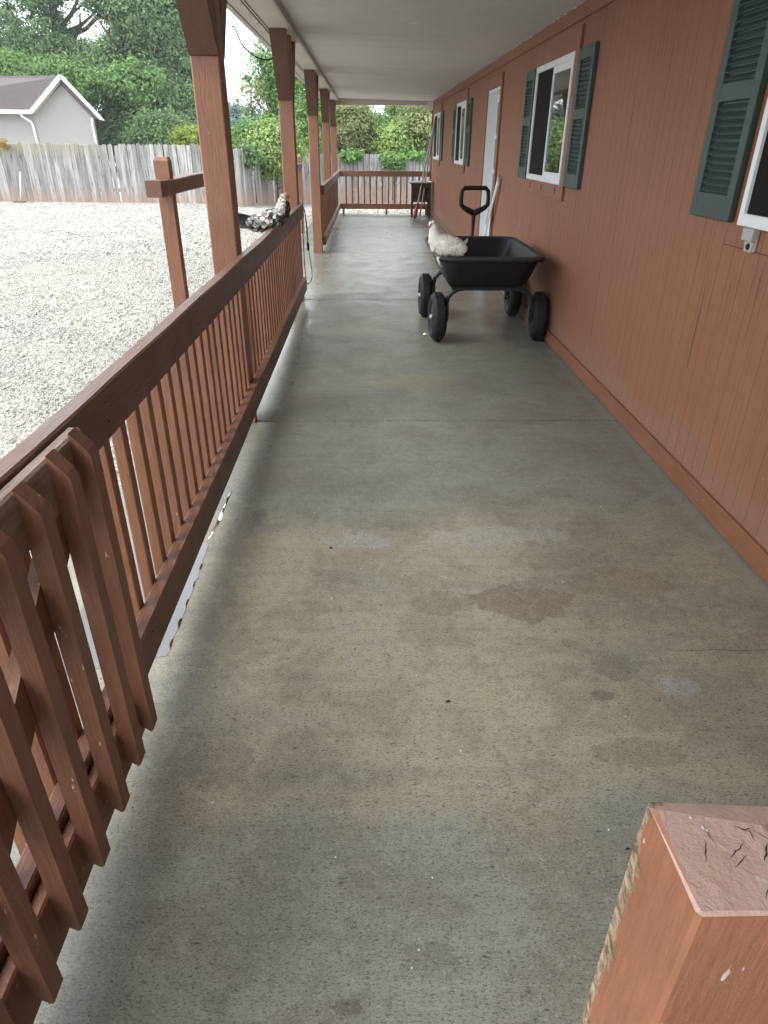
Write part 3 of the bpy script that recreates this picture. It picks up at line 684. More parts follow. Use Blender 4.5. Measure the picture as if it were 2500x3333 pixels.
for (xx, yy, an, ln, w) in ((.336, .325, 1.02, .040, .0016), (.342, .350, 1.0, .020, .0009), (.290, .352, 1.15, .022, .0005), (.325, .316, .9, .016, .0005), (.352, .348, .8, .018, .0008), (.318, .352, .62, .024, .0006), (.316, .342, .66, .020, .0005), (.300, .366, 1.9, .014, .0004), (.333, .372, -.5, .014, .0006), (.338, .366, 1.4, .010, .0006), (.347, .366, -.8, .014, .0005), (.362, .36, 1.0, .02, .0006), (.360, .318, 1.05, .026, .0006), (.337, .392-.02, .3, .008, .0004)):
    pts = []; n = 9
    for i in range(n+1):
        f = i/n-.5; jx = random.uniform(-1, 1)*.0006; pts.append((xx+math.cos(an)*ln*f-math.sin(an)*jx, yy+math.sin(an)*ln*f+math.cos(an)*jx, w*(1-abs(f)*1.8)*random.uniform(.5, 1)+.0001))
    for (p, q) in zip(pts[:-1], pts[1:]):
        dx, dy = -math.sin(an), math.cos(an)
        mb.add([(p[0]-dx*p[2], p[1]-dy*p[2], zt+.0004), (q[0]-dx*q[2], q[1]-dy*q[2], zt+.0004), (q[0]+dx*q[2], q[1]+dy*q[2], zt+.0004), (p[0]+dx*p[2], p[1]+dy*p[2], zt+.0004)], [(0, 1, 2, 3)])
mb.obj('crack', m_dark, nw)
mb = MB()
for (xx, yy, r) in ((.291, .3845, .0016), (.298, .374, .002), (.3, .3715, .0015)): mb.tube([(xx, yy, zt), (xx+.0005, yy, zt+.0006)], [r, r*.6], 7)
mb.obj('paint_fleck', m_white, nw)

# ------------------------------------------------------------------ hitching rails in the yard
def hitch(lab, y0, y1, zt, zr):
    t = thing('hitching_rail', lab, 'hitching rail', (0, 0, 0), 'hitching rails in the yard')
    for yy in (y0, y1):
        mb = MB(); a, b = -1.378, -1.286
        L = [[(x, y, z) for x, y in ((a, yy), (b, yy), (b, yy+.092), (a, yy+.092))] for z in (-.3, .3, .8, zt-.02)]
        L.append([(x, y, zt) for x, y in ((a+.008, yy+.014), (b-.008, yy+.014), (b-.008, yy+.08), (a+.008, yy+.08))])
        bent(mb.loops(L, smooth=False), .004, 2).obj('post', m_pz, t)
    rail_board(-1.372, -1.276, y0-.27, y1+.08, zr-.048, zr+.048, .006).obj('rail', m_py, t)
hitch('brown post and rail standing in the gravel yard left of the rooster', 4.86, 6.3, 1.41, 1.235)
hitch('farther brown hitching post glimpsed between porch posts at the railing gap', 12.5, 14.66, 1.29, 1.12)

# ------------------------------------------------------------------ garden cart
cart = thing('garden_cart', 'black plastic tub garden cart with four fat tyres parked by the wall', 'cart', (0, 0, 0))
def rrect(x0, x1, y0, y1, z, r, n=6):
    pts = []
    for cx, cy, a0 in ((x1-r, y1-r, 0), (x0+r, y1-r, 90), (x0+r, y0+r, 180), (x1-r, y0+r, 270)):
        for i in range(n+1):
            a = math.radians(a0+90*i/n); pts.append((cx+r*math.cos(a), cy+r*math.sin(a), z))
    return pts
def sub(mesh_obj, lv=1):
    m = mesh_obj.modifiers.new('s', 'SUBSURF'); m.levels = lv; m.render_levels = lv; return mesh_obj
T = [rrect(.71, 1.24, 5.62, 6.58, .462, .07), rrect(.675, 1.275, 5.57, 6.62, .474, .09), rrect(.645, 1.305, 5.53, 6.66, .515, .10), rrect(.61, 1.34, 5.49, 6.73, .60, .12), rrect(.575, 1.372, 5.455, 6.79, .685, .13),
     rrect(.58, 1.375, 5.455, 6.785, .690, .13), rrect(.545, 1.405, 5.415, 6.82, .690, .15), rrect(.540, 1.410, 5.41, 6.825, .700, .15), rrect(.540, 1.410, 5.41, 6.825, .720, .15), rrect(.547, 1.403, 5.418, 6.817, .728, .145),
     rrect(.585, 1.365, 5.458, 6.777, .728, .13), rrect(.598, 1.352, 5.472, 6.763, .715, .125), rrect(.63, 1.325, 5.51, 6.71, .60, .115), rrect(.66, 1.29, 5.55, 6.64, .52, .10), rrect(.70, 1.25, 5.60, 6.60, .490, .08), rrect(.76, 1.20, 5.7, 6.54, .484, .05)]
MB().loops(T, smooth=True).obj('tub', m_tub, cart)
mb = MB()
for k in range(5): mb.box(.80+k*.09, .84+k*.09, 5.60+.006, 6.55, .4605, .4745, .003)
mb.box(.70, 1.26, 5.70, 5.75, .43, .462, .004); mb.box(.70, 1.26, 6.48, 6.53, .43, .462, .004); mb.box(.80, .84, 5.75, 6.48, .425, .460, .004); mb.box(1.13, 1.17, 5.75, 6.48, .425, .460, .004)
mb.obj('bed_rail', m_steel, cart)
def arch(y, xa, xb):
    P = [(xa, y, .19), (xa, y, .31), (xa+.012, y, .36), (xa+.045, y, .40), (xa+.09, y, .425), (xa+.15, y, .434), (xb-.15, y, .434), (xb-.09, y, .425), (xb-.045, y, .40), (xb-.012, y, .36), (xb, y, .31), (xb, y, .19)]
    mb = MB().tube(P, .020, 10)
    mb.box(xa-.02, xa+.02, y-.025, y+.025, .165, .30, .004); mb.box(xb-.02, xb+.02, y-.025, y+.025, .165, .30, .004); return mb
arch(5.78, .672, 1.398).obj('axle_arch', m_steel, cart); arch(6.70, .642, 1.365).obj('axle_arch', m_steel, cart)
def lathe_x(prof, n=32):
    L = [[(x, r*math.cos(2*math.pi*k/n), r*math.sin(2*math.pi*k/n)) for k in range(n)] for x, r in prof]; return L
tprof = [(-.030, .105), (-.046, .118), (-.057, .140), (-.058, .160), (-.050, .178), (-.036, .190), (-.018, .198), (0, .2005), (.018, .198), (.036, .190), (.050, .178), (.058, .160), (.057, .140), (.046, .118), (.030, .105)]
mb = MB().loops(lathe_x(tprof, 36), False)
for k in range(44):
    a = 2*math.pi*k/44
    for sx in (-1, 1):
        ca, sa = math.cos(a+sx*.04), math.sin(a+sx*.04); x = sx*.016; r = .1985
        t = Vector((0, -sa, ca)); n = Vector((0, ca, sa)); c = Vector((x, 0, 0))+n*(r-.0032); X = Vector((1, 0, 0))
        vs = [c+X*dx*.016+t*dt*.009+n*dn*.0052 for dn in (-1, 1) for dt in (-1, 1) for dx in (-1, 1)]
        mb.add(vs, [(4, 5, 7, 6), (0, 1, 5, 4), (2, 6, 7, 3), (0, 4, 6, 2), (1, 3, 7, 5)])
tyre = mb.mesh('tyre', m_tyre)
mb = MB().loops(lathe_x([(-.040, .118), (-.036, .105), (-.012, .095), (-.012, .03), (-.05, .028), (-.05, .012), (.05, .012), (.05, .028), (.012, .03), (.012, .095), (.036, .105), (.040, .118)], 24), True)
rim = mb.mesh('rim', m_steel)
hubm = MB().loops(lathe_x([(-.066, .012), (-.064, .017), (.064, .017), (.066, .012)], 12), True).mesh('hub', m_metal)
for x, y, rz in ((.598, 5.77, 4), (1.472, 5.80, -5), (.565, 6.70, 0), (1.435, 6.72, 0)):
    wl = link('wheel', None, cart, (x, y, .2)); wl.rotation_euler = (random.uniform(0, 6), 0, math.radians(rz))
    link('tyre', tyre, wl); link('rim', rim, wl); link('hub', hubm, wl)
HY = 7.08
mb = MB().tube([(1.02, 6.80, .30), (1.025, 6.88, .42), (1.034, 7.03, .66), (1.047, HY, .92)], [.016, .016, .017, .021], 10); mb.obj('handle_bar', m_steel, cart)
loop = [(1.046, .905), (1.0, .925), (.95, .952), (.918, .98), (.914, 1.04), (.917, 1.10), (.945, 1.128), (1.046, 1.129), (1.148, 1.128), (1.174, 1.10), (1.180, 1.04), (1.176, .98), (1.145, .952), (1.09, .925), (1.046, .905)]
mb = MB().tube([(x, HY, z) for x, z in loop], [.030, .028, .024, .021, .020, .020, .021, .021, .021, .020, .020, .021, .024, .028, .030], 10); mb.obj('grip', m_black, cart)
mb = MB()
for x_, y_ in ((.66, 5.755), (1.40, 5.775), (.63, 6.675), (1.37, 6.675)):
    for z_ in (.19, .25, .285): mb.tube([(x_, y_-.002, z_), (x_, y_-.008, z_)], [.007, .006], 6)
for x_ in (.74, .98, 1.22): mb.tube([(x_, 5.757, .436), (x_, 5.748, .436)], [.007, .006], 6)
mb.obj('bolt', m_metal, cart)
# white droppings on the tub corner
bent(MB().tube([(.552, 5.432, .7295), (.545, 5.412, .718), (.560, 5.418, .68), (.585, 5.444, .655)], [.012, .010, .009, .012], 8, flat=.4), .004, 40).obj('dropping', m_white, cart)

# ------------------------------------------------------------------ birds
def bird(root, rings, mat, seg=18):
    """rings: (u,z,rw,rh); local +x = forward"""
    L = []; n = len(rings)
    for i, (u, z, rw, rh) in enumerate(rings):
        a = rings[max(i-1, 0)]; b = rings[min(i+1, n-1)]; d = Vector((b[0]-a[0], 0, b[1]-a[1])).normalized(); nr = Vector((-d.z, 0, d.x)); c = Vector((u, 0, z))
        L.append([tuple(c+Vector((0, 1, 0))*rw*math.cos(2*math.pi*k/seg)+nr*rh*math.sin(2*math.pi*k/seg)) for k in range(seg)])
    o = MB().loops(L, smooth=True).obj('body', mat, root); sub(o, 2); return o
def feathers(root, rings, n, size, mats, pick, name='feather_coat', u_lim=(-9, 9), lift=1.0):
    buckets = {i: [] for i in range(len(mats))}
    for _ in range(n):
        t = random.random()*(len(rings)-1.001); i = int(t); f = t-i
        u, z, rw, rh = [rings[i][k]*(1-f)+rings[i+1][k]*f for k in range(4)]
        if not (u_lim[0] < u < u_lim[1]): continue
        d = Vector((rings[i+1][0]-rings[i][0], 0, rings[i+1][1]-rings[i][1])).normalized(); nr = Vector((-d.z, 0, d.x)); th = random.uniform(0, 2*math.pi)
        nv = (Vector((0, 1, 0))*math.cos(th)/max(rw, .01)*.05+nr*math.sin(th)/max(rh, .01)*.05).normalized()
        c = Vector((u, 0, z))+Vector((0, 1, 0))*rw*.96*math.cos(th)+nr*rh*.96*math.sin(th)
        bk = (-d+nv*random.uniform(.05, .22)*lift+Vector((0, random.uniform(-.15, .15)*lift, -.1*lift))).normalized(); sd_ = bk.cross(nv).normalized()
        s = size*random.uniform(.7, 1.2)*(.55+.45*min(1, max(rw, rh)/.07)); w = s*.36
        pts = [c, c+bk*s*.35+sd_*w+nv*.003, c+bk*s*.8+sd_*w*.8+nv*.004, c+bk*s+nv*.002, c+bk*s*.8-sd_*w*.8+nv*.004, c+bk*s*.35-sd_*w+nv*.003, c+bk*s*.5+nv*.007]
        buckets[pick(u, z, th)].append(pts)
    for i, L in buckets.items():
        if not L: continue
        mb = MB()
        for p in L: mb.add(p, [(0, 1, 6), (1, 2, 6), (2, 3, 6), (3, 4, 6), (4, 5, 6), (5, 0, 6)], True)
        mb.obj(name, mats[i], root, kind='stuff')
def fm(name, c, c2, sc=30):
    t = NT(name); f = t.noise(t.pos(), sc, 4); return t.fin(t.mix(t.ramp(f, [(.4, 0.), (.6, 1.)]), c, c2), .75)
f_white = fm('feather_white', (.93, .91, .86), (.90, .87, .80)); f_cream = fm('feather_cream', (.76, .70, .55), (.84, .80, .68)); f_black = fm('feather_black', (.02, .022, .022), (.05, .055, .05))
f_grey = fm('feather_grey', (.50, .50, .49), (.16, .16, .165), 60); f_tan = fm('feather_tan', (.34, .30, .19), (.46, .42, .31)); m_comb = plain('comb_red', (.55, .05, .045), .5, .4, 200); m_dcomb = plain('comb_dark', (.16, .035, .04), .5, .4, 200)
m_beak = plain('beak', (.30, .22, .12), .4); m_eye = plain('eye', (.01, .008, .005), .1); m_shank = plain('shank', (.42, .32, .12), .6)
m_fred = fm('feather_red', (.22, .05, .05), (.30, .09, .07))

def curved_feather(mb, base, d0, ln, w, curl, up):
    d = Vector(d0).normalized(); p = Vector(base); sdv = Vector((0, 1, 0)) if abs(d.y) < .7 else Vector((1, 0, 0))
    if up: sdv = Vector((0, math.cos(up), math.sin(up)))
    n = 6; L = []
    for i in range(n+1):
        f = i/n; ww = w*(math.sin(math.pi*min(.98, .12+f*.86)))**.6
        L.append((p+sdv*ww*.5, p-sdv*ww*.5)); d = (d+Vector((0, 0, curl/n))).normalized(); p = p+d*ln/n
    vs = [q for l in L for q in l]; mb.add(vs, [(2*i, 2*i+1, 2*i+3, 2*i+2) for i in range(n)], True)

# rooster
rs = thing('rooster', 'black and white mottled rooster with red comb perched on the long railing', 'rooster', (-.680, 5.20, .956))
rs.rotation_euler.z = math.radians(12); rs.scale = (1, 1, .87)
RR = [(-.165, .032, .012, .018), (-.150, .034, .028, .034), (-.125, .038, .046, .052), (-.08, .046, .062, .066), (-.02, .066, .071, .072), (.03, .084, .072, .070), (.066, .118, .060, .060), (.080, .154, .047, .050), (.086, .188, .038, .041), (.090, .214, .030, .032), (.098, .232, .024, .025), (.110, .238, .018, .019), (.122, .236, .008, .009)]
bird(rs, RR, f_grey)
def rpick(u, z, th):
    r = random.random()
    sn = math.sin(th)
    if z > .125: return 1 if sn < -.3 and z < .215 else (3 if r < .55 else (0 if r < .85 else 2))
    if u > .045 and sn < .1: return 1
    if -.03 < u < .0 and .1 < sn < .7 and r < .35: return 4
    if u < -.05 and math.sin(th) > -.2: return 0 if r < .8 else 1
    return 1 if r < .45 else (4 if r < .47 else (2 if r < .75 else 0))
feathers(rs, RR, 950, .040, [f_grey, f_black, f_white, f_tan, m_fred], rpick)
mb = MB()
for k in range(9):
    curved_feather(mb, (-.12, random.uniform(-.025, .025), .012+.007*k), (-1, random.uniform(-.2, .2), .0+.045*k), .120+.006*k, .034, -.12, .6+.2*k)
mb.obj('tail_feather', f_black, rs)
mb = MB()
for k in range(9):
    curved_feather(mb, (-.04-.01*k, random.choice((-1, 1))*random.uniform(.02, .045), .100-.005*k), (-1, random.uniform(-.25, .25), -.1), .09, .014, -.7, 0)
mb.obj('saddle_feather', f_grey, rs)
for s_ in (-1, 1):
    W_ = [(-.12, .03, .004, .006), (-.08, .036, .010, .022), (-.03, .056, .014, .036), (.02, .078, .012, .034), (.045, .092, .006, .016)]
    L = []
    for (u, z, rw, rh) in W_: L.append([(u, s_*.066*(1-abs(u+.02)*3.2)+rw*math.cos(2*math.pi*k/10), z+rh*math.sin(2*math.pi*k/10)) for k in range(10)])
    sub(MB().loops(L).obj('wing', f_grey, rs), 1)
cb = MB(); pr = [(.080, .246), (.084, .268), (.092, .256), (.098, .276), (.106, .258), (.113, .274), (.120, .253), (.130, .256), (.126, .240), (.095, .240)]
cb.prism(pr, -.0045, .0045, 'y'); cb.obj('comb', m_comb, rs)
for s_ in (-1, 1):
    sub(MB().tube([(.114, s_*.009, .232), (.118, s_*.012, .212), (.117, s_*.011, .192), (.115, s_*.010, .182)], [.008, .015, .014, .004], 10, flat=.5).obj('wattle', m_comb, rs), 1)
    sub(MB().tube([(.098, s_*.021, .246), (.104, s_*.023, .236), (.104, s_*.022, .224)], [.006, .014, .006], 8, flat=.5).obj('face_skin', m_comb, rs), 1)
    MB().tube([(.104, s_*.0262, .241), (.104, s_*.0305, .241)], [.0045, .002], 8).obj('eye', m_eye, rs)
    MB().tube([(0, s_*.028, .03), (.005, s_*.028, .006)], .006, 8).obj('leg', m_shank, rs)
    mb = MB()
    for a in (-.5, 0, .5, 3.14): mb.tube([(.005, s_*.028, .006), (.005+math.cos(a)*.022, s_*.028+math.sin(a)*.018, .007), (.005+math.cos(a)*.032, s_*.028+math.sin(a)*.026, -.004)], [.005, .004, .002], 6)
    mb.obj('foot', m_shank, rs)
MB().tube([(.118, 0, .237), (.132, 0, .235), (.143, 0, .227)], [.008, .006, .001], 8).obj('beak', m_beak, rs)

# hen
hn = thing('white_hen', 'cream white hen crouching on the corner of the black cart tub', 'hen', (.622, 5.50, .729))
hn.rotation_euler.z = math.radians(176); hn.scale = (.88, 1, 1)
HR = [(-.150, .040, .010, .016), (-.142, .045, .038, .036), (-.115, .056, .064, .054), (-.07, .066, .080, .066), (-.01, .073, .088, .074), (.042, .080, .086, .080), (.085, .096, .074, .080), (.108, .128, .060, .066), (.118, .160, .047, .051), (.124, .188, .037, .040), (.130, .208, .031, .034), (.143, .222, .027, .029), (.158, .223, .020, .022), (.170, .219, .009, .012)]
bird(hn, HR, f_white, 20)
feathers(hn, HR, 1300, .030, [f_white, f_cream], lambda u, z, th: 0 if random.random() < (.97 if math.sin(th) > -.3 else .6) else 1, lift=.35)
for s_ in (-1, 1):
    W_ = [(-.155, .058, .003, .006), (-.11, .062, .009, .022), (-.05, .072, .014, .040), (.01, .084, .015, .046), (.05, .092, .012, .036), (.075, .098, .004, .012)]
    L = []
    for (u, z, rw, rh) in W_: L.append([(u, s_*.083*(1-abs(u)*2.6)+rw*math.cos(2*math.pi*k/12), z+rh*math.sin(2*math.pi*k/12)) for k in range(12)])
    sub(MB().loops(L).obj('wing', f_white, hn), 2)
mb = MB()
for k in range(6): curved_feather(mb, (-.125, random.uniform(-.02, .02), .055+.006*k), (-.8, random.uniform(-.3, .3), .75), .075, .030, -.1, .7)
mb.obj('tail_feather', f_white, hn)
MB().prism([(.140, .246), (.148, .258), (.155, .249), (.163, .255), (.170, .243), (.176, .232), (.150, .236)], -.005, .005, 'y').obj('comb', m_dcomb, hn)
for s_ in (-1, 1):
    sub(MB().tube([(.138, s_*.0275, .236), (.150, s_*.0285, .227), (.161, s_*.024, .214), (.163, s_*.018, .198)], [.005, .011, .010, .004], 8, flat=.5).obj('face_skin', m_dcomb, hn), 1)
    MB().tube([(.148, s_*.0335, .2305), (.148, s_*.038, .2305)], [.004, .002], 8).obj('eye', m_eye, hn)
    MB().tube([(.02, s_*.03, .03), (.02, s_*.03, .004)], .006, 8).obj('leg', m_shank, hn)
MB().tube([(.165, 0, .223), (.177, 0, .220), (.188, 0, .213)], [.0075, .0055, .001], 8).obj('beak', m_beak, hn)
# loose white feathers by the near tyre
def loose(loc, rz, s, lab):
    mb = MB(); curved_feather(mb, (0, 0, .004), (1, 0, .25), .05*s, .022*s, -.6, 0); curved_feather(mb, (0, .006, .004), (.9, .3, .5), .035*s, .018*s, -.5, 0)
    o = mb.obj('loose_feather', f_white, None, loc, label=lab, category='feather', group='loose feathers'); o.rotation_euler.z = rz
loose((.50, 5.92, .002), .6, 1.3, 'white downy feather lying on concrete beside the near left tyre')

# ------------------------------------------------------------------ small porch things
ls = thing('leaning_strip', 'white printed plastic strip leaning against the wall by the door', 'plastic strip')
a0, b0 = Vector((1.515, 8.50, 1.14)), Vector((1.44, 9.30, .02))
d = (b0-a0).normalized(); sy = d.cross(Vector((1, 0, 0))).normalized(); xn = Vector((1, 0, 0))
def slab_along(a, b, w, t, mb):
    vs = [p+sy*sw*w/2+xn*sx*t/2 for p in (a, b) for sw, sx in ((-1, -1), (1, -1), (1, 1), (-1, 1))]
    return mb.add(vs, [(0, 1, 2, 3), (7, 6, 5, 4), (0, 4, 5, 1), (1, 5, 6, 2), (2, 6, 7, 3), (3, 7, 4, 0)])
slab_along(a0, b0, .075, .012, MB()).obj('strip', m_white, ls)
slab_along(a0-d*.05, a0+d*.004, .05, .02, MB()).obj('end_cap', m_metal, ls)
tcv = bpy.data.curves.new('printed_text', 'FONT'); tcv.body = 'ARCLAWE'; tcv.size = .07; tcv.extrude = .0008; tcv.materials.append(m_steel)
_t = bpy.data.objects.new('tmp', tcv); COL.objects.link(_t); bpy.context.view_layer.update(); _me = bpy.data.meshes.new_from_object(_t.evaluated_get(bpy.context.evaluated_depsgraph_get())); bpy.data.objects.remove(_t); to = link('printed_text', _me, ls)
Z_ = Vector((-1, 0, 0)); X_ = -d; X_ = (X_-Z_*X_.dot(Z_)).normalized(); Y_ = Z_.cross(X_)
mm = Matrix((X_, Y_, Z_)).transposed().to_4x4(); mm.translation = a0+d*.62+Vector((-.012, 0, 0))-Y_*.025; to.matrix_local = mm

st = thing('wooden_stand', 'small dark wooden stand with a pale tray at the far end of the porch', 'stand')
for x, y in ((1.03, 17.02), (1.44, 17.02), (1.05, 17.40), (1.44, 17.40)): B('leg', m_dkwood, st, x, x+.05, y, y+.05, 0, .70, .003)
B('top_board', m_dkwood, st, 1.0, 1.51, 16.99, 17.47, .70, .722, .003); B('side_panel', m_dkwood, st, 1.082, 1.438, 17.42, 17.44, .30, .69, .002); B('shelf', m_dkwood, st, 1.06, 1.48, 17.04, 17.43, .34, .36, .002)
B('apron', m_dkwood, st, 1.081, 1.439, 17.03, 17.045, .62, .695, .002)
ty = thing('tray', 'pale shallow tray lying on top of the dark wooden stand', 'tray')
MB().loops([rrect(1.01, 1.50, 17.0, 17.46, .7235, .03), rrect(.995, 1.515, 16.98, 17.48, .750, .04), rrect(1.005, 1.505, 16.99, 17.47, .750, .035), rrect(1.02, 1.49, 17.01, 17.45, .729, .03)], True, False).obj('tray_dish', m_white, ty)
pd = thing('paddle', 'red bladed paddle with long pale shaft leaning in the far corner', 'paddle')
sh0, sh1 = Vector((1.17, 16.93, .22)), Vector((1.535, 17.35, 1.95))
MB().tube([sh0, sh0.lerp(sh1, .5)+Vector((-.01, 0, 0)), sh1], .021, 8).obj('shaft', m_grwood, pd)
MB().tube([(1.115, 16.87, .005), (1.125, 16.88, .06), (1.145, 16.90, .15), (1.165, 16.925, .25), (1.18, 16.94, .31)], [.045, .066, .062, .040, .018], 12, flat=.75).obj('blade', m_red, pd)
p2 = thing('broom_handle', 'second pale stick leaning beside the red paddle in the far corner', 'stick')
MB().tube([(1.24, 16.96, .03), (1.36, 17.1, .8), (1.538, 17.2, 2.02)], .018, 8).obj('handle', m_grwood, p2)
# power cord on the rail end
def smooth_path(P, n=8):
    P = [Vector(p) for p in P]; out_ = []
    for i in range(len(P)-1):
        p0, p1, p2_, p3 = P[max(i-1, 0)], P[i], P[i+1], P[min(i+2, len(P)-1)]
        for k in range(n):
            t = k/n; out_.append(.5*((2*p1)+(-p0+p2_)*t+(2*p0-5*p1+4*p2_-p3)*t*t+(-p0+3*p1-3*p2_+p3)*t**3))
    out_.append(P[-1]); return out_
cd = thing('power_cord', 'black power cord looped over the end of the long railing', 'cord')
MB().tube(smooth_path([(-.70, 7.30, .962), (-.675, 7.42, .962), (-.657, 7.47, .93), (-.640, 7.49, .84), (-.632, 7.50, .66), (-.618, 7.50, .48), (-.600, 7.50, .33), (-.598, 7.50, .24), (-.615, 7.50, .19), (-.648, 7.48, .165), (-.665, 7.475, .25), (-.672, 7.47, .5), (-.670, 7.47, .83)]), .0042, 8).obj('cable', m_cord, cd)
MB().tube(smooth_path([(-.645, 7.48, .90), (-.630, 7.50, .75), (-.626, 7.50, .62), (-.627, 7.50, .575)]), .0042, 8).obj('cable', m_cord, cd)
MB().tube([(-.627, 7.50, .585), (-.627, 7.50, .565), (-.627, 7.50, .52), (-.628, 7.50, .50)], [.007, .014, .014, .008], 10).obj('plug', m_cord, cd)
wr = thing('overhead_wire', 'thin dark wire sagging from the soffit across the sky', 'wire')
MB().tube(smooth_path([(-1.02, 4.9, 2.42), (-1.18, 6.6, 2.34), (-1.22, 7.4, 2.42), (-1.188, 7.4, 2.40), (-1.143, 7.4, 2.293), (-1.08, 7.4, 2.228), (-.986, 7.4, 2.178), (-.905, 7.42, 2.170), (-.845, 7.45, 2.20)][2:]), .0075, 6).obj('cable', m_cord, wr)

# crumbs and leaves on the floor
for k, (x, y, s, lab) in enumerate([(.238, 1.475, .016, 'tiny dark dropping on the concrete in the middle of the floor'), (.62, .985, .012, 'tiny dark leaf bit on the concrete near the newel post'), (-.16, 2.36, .014, 'tiny dark twig bit on the concrete beside the puddles')]):
    bent(MB().tube([(x-s*.5, y, .003), (x, y+s*.3, .005), (x+s*.5, y+s*.1, .003)], [s*.1, s*.22, s*.08], 6), s*.1, 90).obj('debris', m_dark, None, label=lab, category='debris')

mb = MB()
for k in range(130):
    x = random.uniform(-.55, 1.45); y = random.uniform(.45, 6) ; r = random.uniform(.0012, .0032); a = random.uniform(0, 3.1)
    if random.random() < .35: x = WX-.03-abs(random.gauss(0, .03))
    mb.tube([(x, y, .001), (x+math.cos(a)*r*1.6, y+math.sin(a)*r*1.6, .0022)], [r, r*.6], 5)
mb.obj('grit', m_soil, None, kind='stuff', label='dark grit and crumbs scattered over the porch concrete', category='grit')
mb = MB()
for k in range(60):
    x = random.uniform(-.5, 1.4); y = random.uniform(.45, 4.5); r = random.uniform(.0010, .0024)
    mb.tube([(x, y, .001), (x+r, y+r, .0022)], [r, r*.6], 5)
mb.obj('grit', m_white, None, kind='stuff', label='tiny white specks scattered over the porch concrete', category='grit')
# ------------------------------------------------------------------ fence
fence = thing('board_fence', 'weathered grey vertical board fence across the back of the gravel yard', 'fence')
FP = [(-15.6, 23.35), (-7.7, 23.1), (-3.95, 22.6), (-3.3, 26.3), (-.9, 27.1), (4.6, 27.6)]
fb = []
for k in range(6):
    w = .134; h = 1.62+random.uniform(-.02, .02); n = 6; L = []
    for i in range(n+1):
        z = h*i/n; o = mnoise.noise(Vector((k*5.1, z*2, 1)))*.008; o2 = mnoise.noise(Vector((k*9.1, z*2, 5)))*.006
        if i == n: L.append([(.022+o, 0, z-.01), (w-.022+o, 0, z-.01+random.uniform(-.015, .015)), (w-.022+o, .018, z), (.022+o, .018, z)])
        else: L.append([(o, o2*.4, z-(.03 if i == n-1 else 0)*0), (w+o, -o2*.4, z), (w+o, .018, z), (o, .018, z)])
        if i == n-1:
            L.append([(o, 0, h-.035), (w+o, 0, h-.035), (w+o, .018, h-.035), (o, .018, h-.035)])
    fb.append(MB().loops(L, smooth=False).mesh('board', m_fence))
for (x0, y0), (x1, y1) in zip(FP[:-1], FP[1:]):
    ln = math.hypot(x1-x0, y1-y0); an = math.atan2(y1-y0, x1-x0); s = 0
    while s < ln-.05:
        x = x0+math.cos(an)*s; y = y0+math.sin(an)*s
        o = link('board', random.choice(fb), fence, (x, y+random.uniform(-.008, .008), gz(x, y)-.02+random.uniform(-.015, .02))); o.rotation_euler = (random.uniform(-.012, .012), random.uniform(-.012, .012), an+random.uniform(-.03, .03)); s += .143
    for zz in (.35, 1.25):
        q0 = Vector((x0, y0, gz(x0, y0)+zz)); q1 = Vector((x1, y1, gz(x1, y1)+zz)); nrm = Vector((-math.sin(an), math.cos(an), 0))*.045
        vs = [p+nrm*(1 if sx else .6)+Vector((0, 0, sz*.04)) for p in (q0, q1) for sx, sz in ((0, -1), (1, -1), (1, 1), (0, 1))]
        MB().add(vs, [(0, 1, 2, 3), (7, 6, 5, 4), (0, 4, 5, 1), (1, 5, 6, 2), (2, 6, 7, 3), (3, 7, 4, 0)]).obj('rail', m_fence, fence)
sk = thing('marker_stake', 'thin white stake standing against the fence at far left', 'stake')
MB().tube([(-10.76, 22.9, -.15), (-10.55, 22.85, .70)], .018, 8).obj('rod', m_white, sk)
B('stake_base', m_soil, sk, -10.95, -10.6, 22.8, 22.95, -.17, -.11, .01)

# ------------------------------------------------------------------ neighbour garage
gar = thing('garage', 'pale stucco garage with white trim and dark shingle roof beyond the fence', 'garage')
GY = 34.0
# gable end faces the camera
xl, xr, xp, zl, zr, zp = -14.55, -11.97, -12.87, 2.72, 2.60, 3.92
xl2, xr2 = -14.50, -11.95
W0 = [(xl2, -.3), (xr2, -.3), (xr2, 2.62), (xp, 3.80), (xl2, 2.62)]
gl = 14.0; sx = -6.6                # body recedes to the left and back
def gp(x, z, t): return (x+sx*t*.0, GY+gl*t, z)
vs = [(x, GY, z) for x, z in W0]; MB().add(vs, [(0, 1, 2, 3, 4)]).obj('gable_wall', m_stucco, gar)
LW = (-22.5, GY+1.3)
MB().add([(xl2, GY, -.3), (LW[0], LW[1], -.3), (LW[0], LW[1], 2.72), (xl2, GY, 2.66)], [(0, 1, 2, 3)]).obj('side_wall', m_stucco, gar)
MB().add([(xr2, GY, -.3), (-17.5, GY+11, -.3), (-17.5, GY+11, 2.62), (xr2, GY, 2.62)], [(0, 1, 2, 3)]).obj('side_wall', m_stucco, gar)
MB().add([(xl2, GY+.02, -.3), (LW[0], LW[1]+8, -.3), (-17.5, GY+11, -.3)], [(0, 1, 2)]).obj('floor', m_soil, gar)
e0, e1 = Vector((-14.45, GY-.35, 2.66)), Vector((-23.0, GY+.9, 2.72)); rg0, rg1 = Vector((-12.9, GY-.35, 3.97)), Vector((-21.3, GY+2.6, 4.08)); er = Vector((-11.5, GY-.35, 2.42)); er1 = Vector((-17.2, GY+11, 2.6))
def plate(P, th=.06):
    P = [Vector(p) for p in P]; n = (P[1]-P[0]).cross(P[2]-P[0]).normalized()*th; k = len(P)
    vs = P+[p-n for p in P]; return MB().add(vs, [tuple(range(k)), tuple(range(2*k-1, k-1, -1))]+[(i, i+k, (i+1) % k+k, (i+1) % k) for i in range(k)])
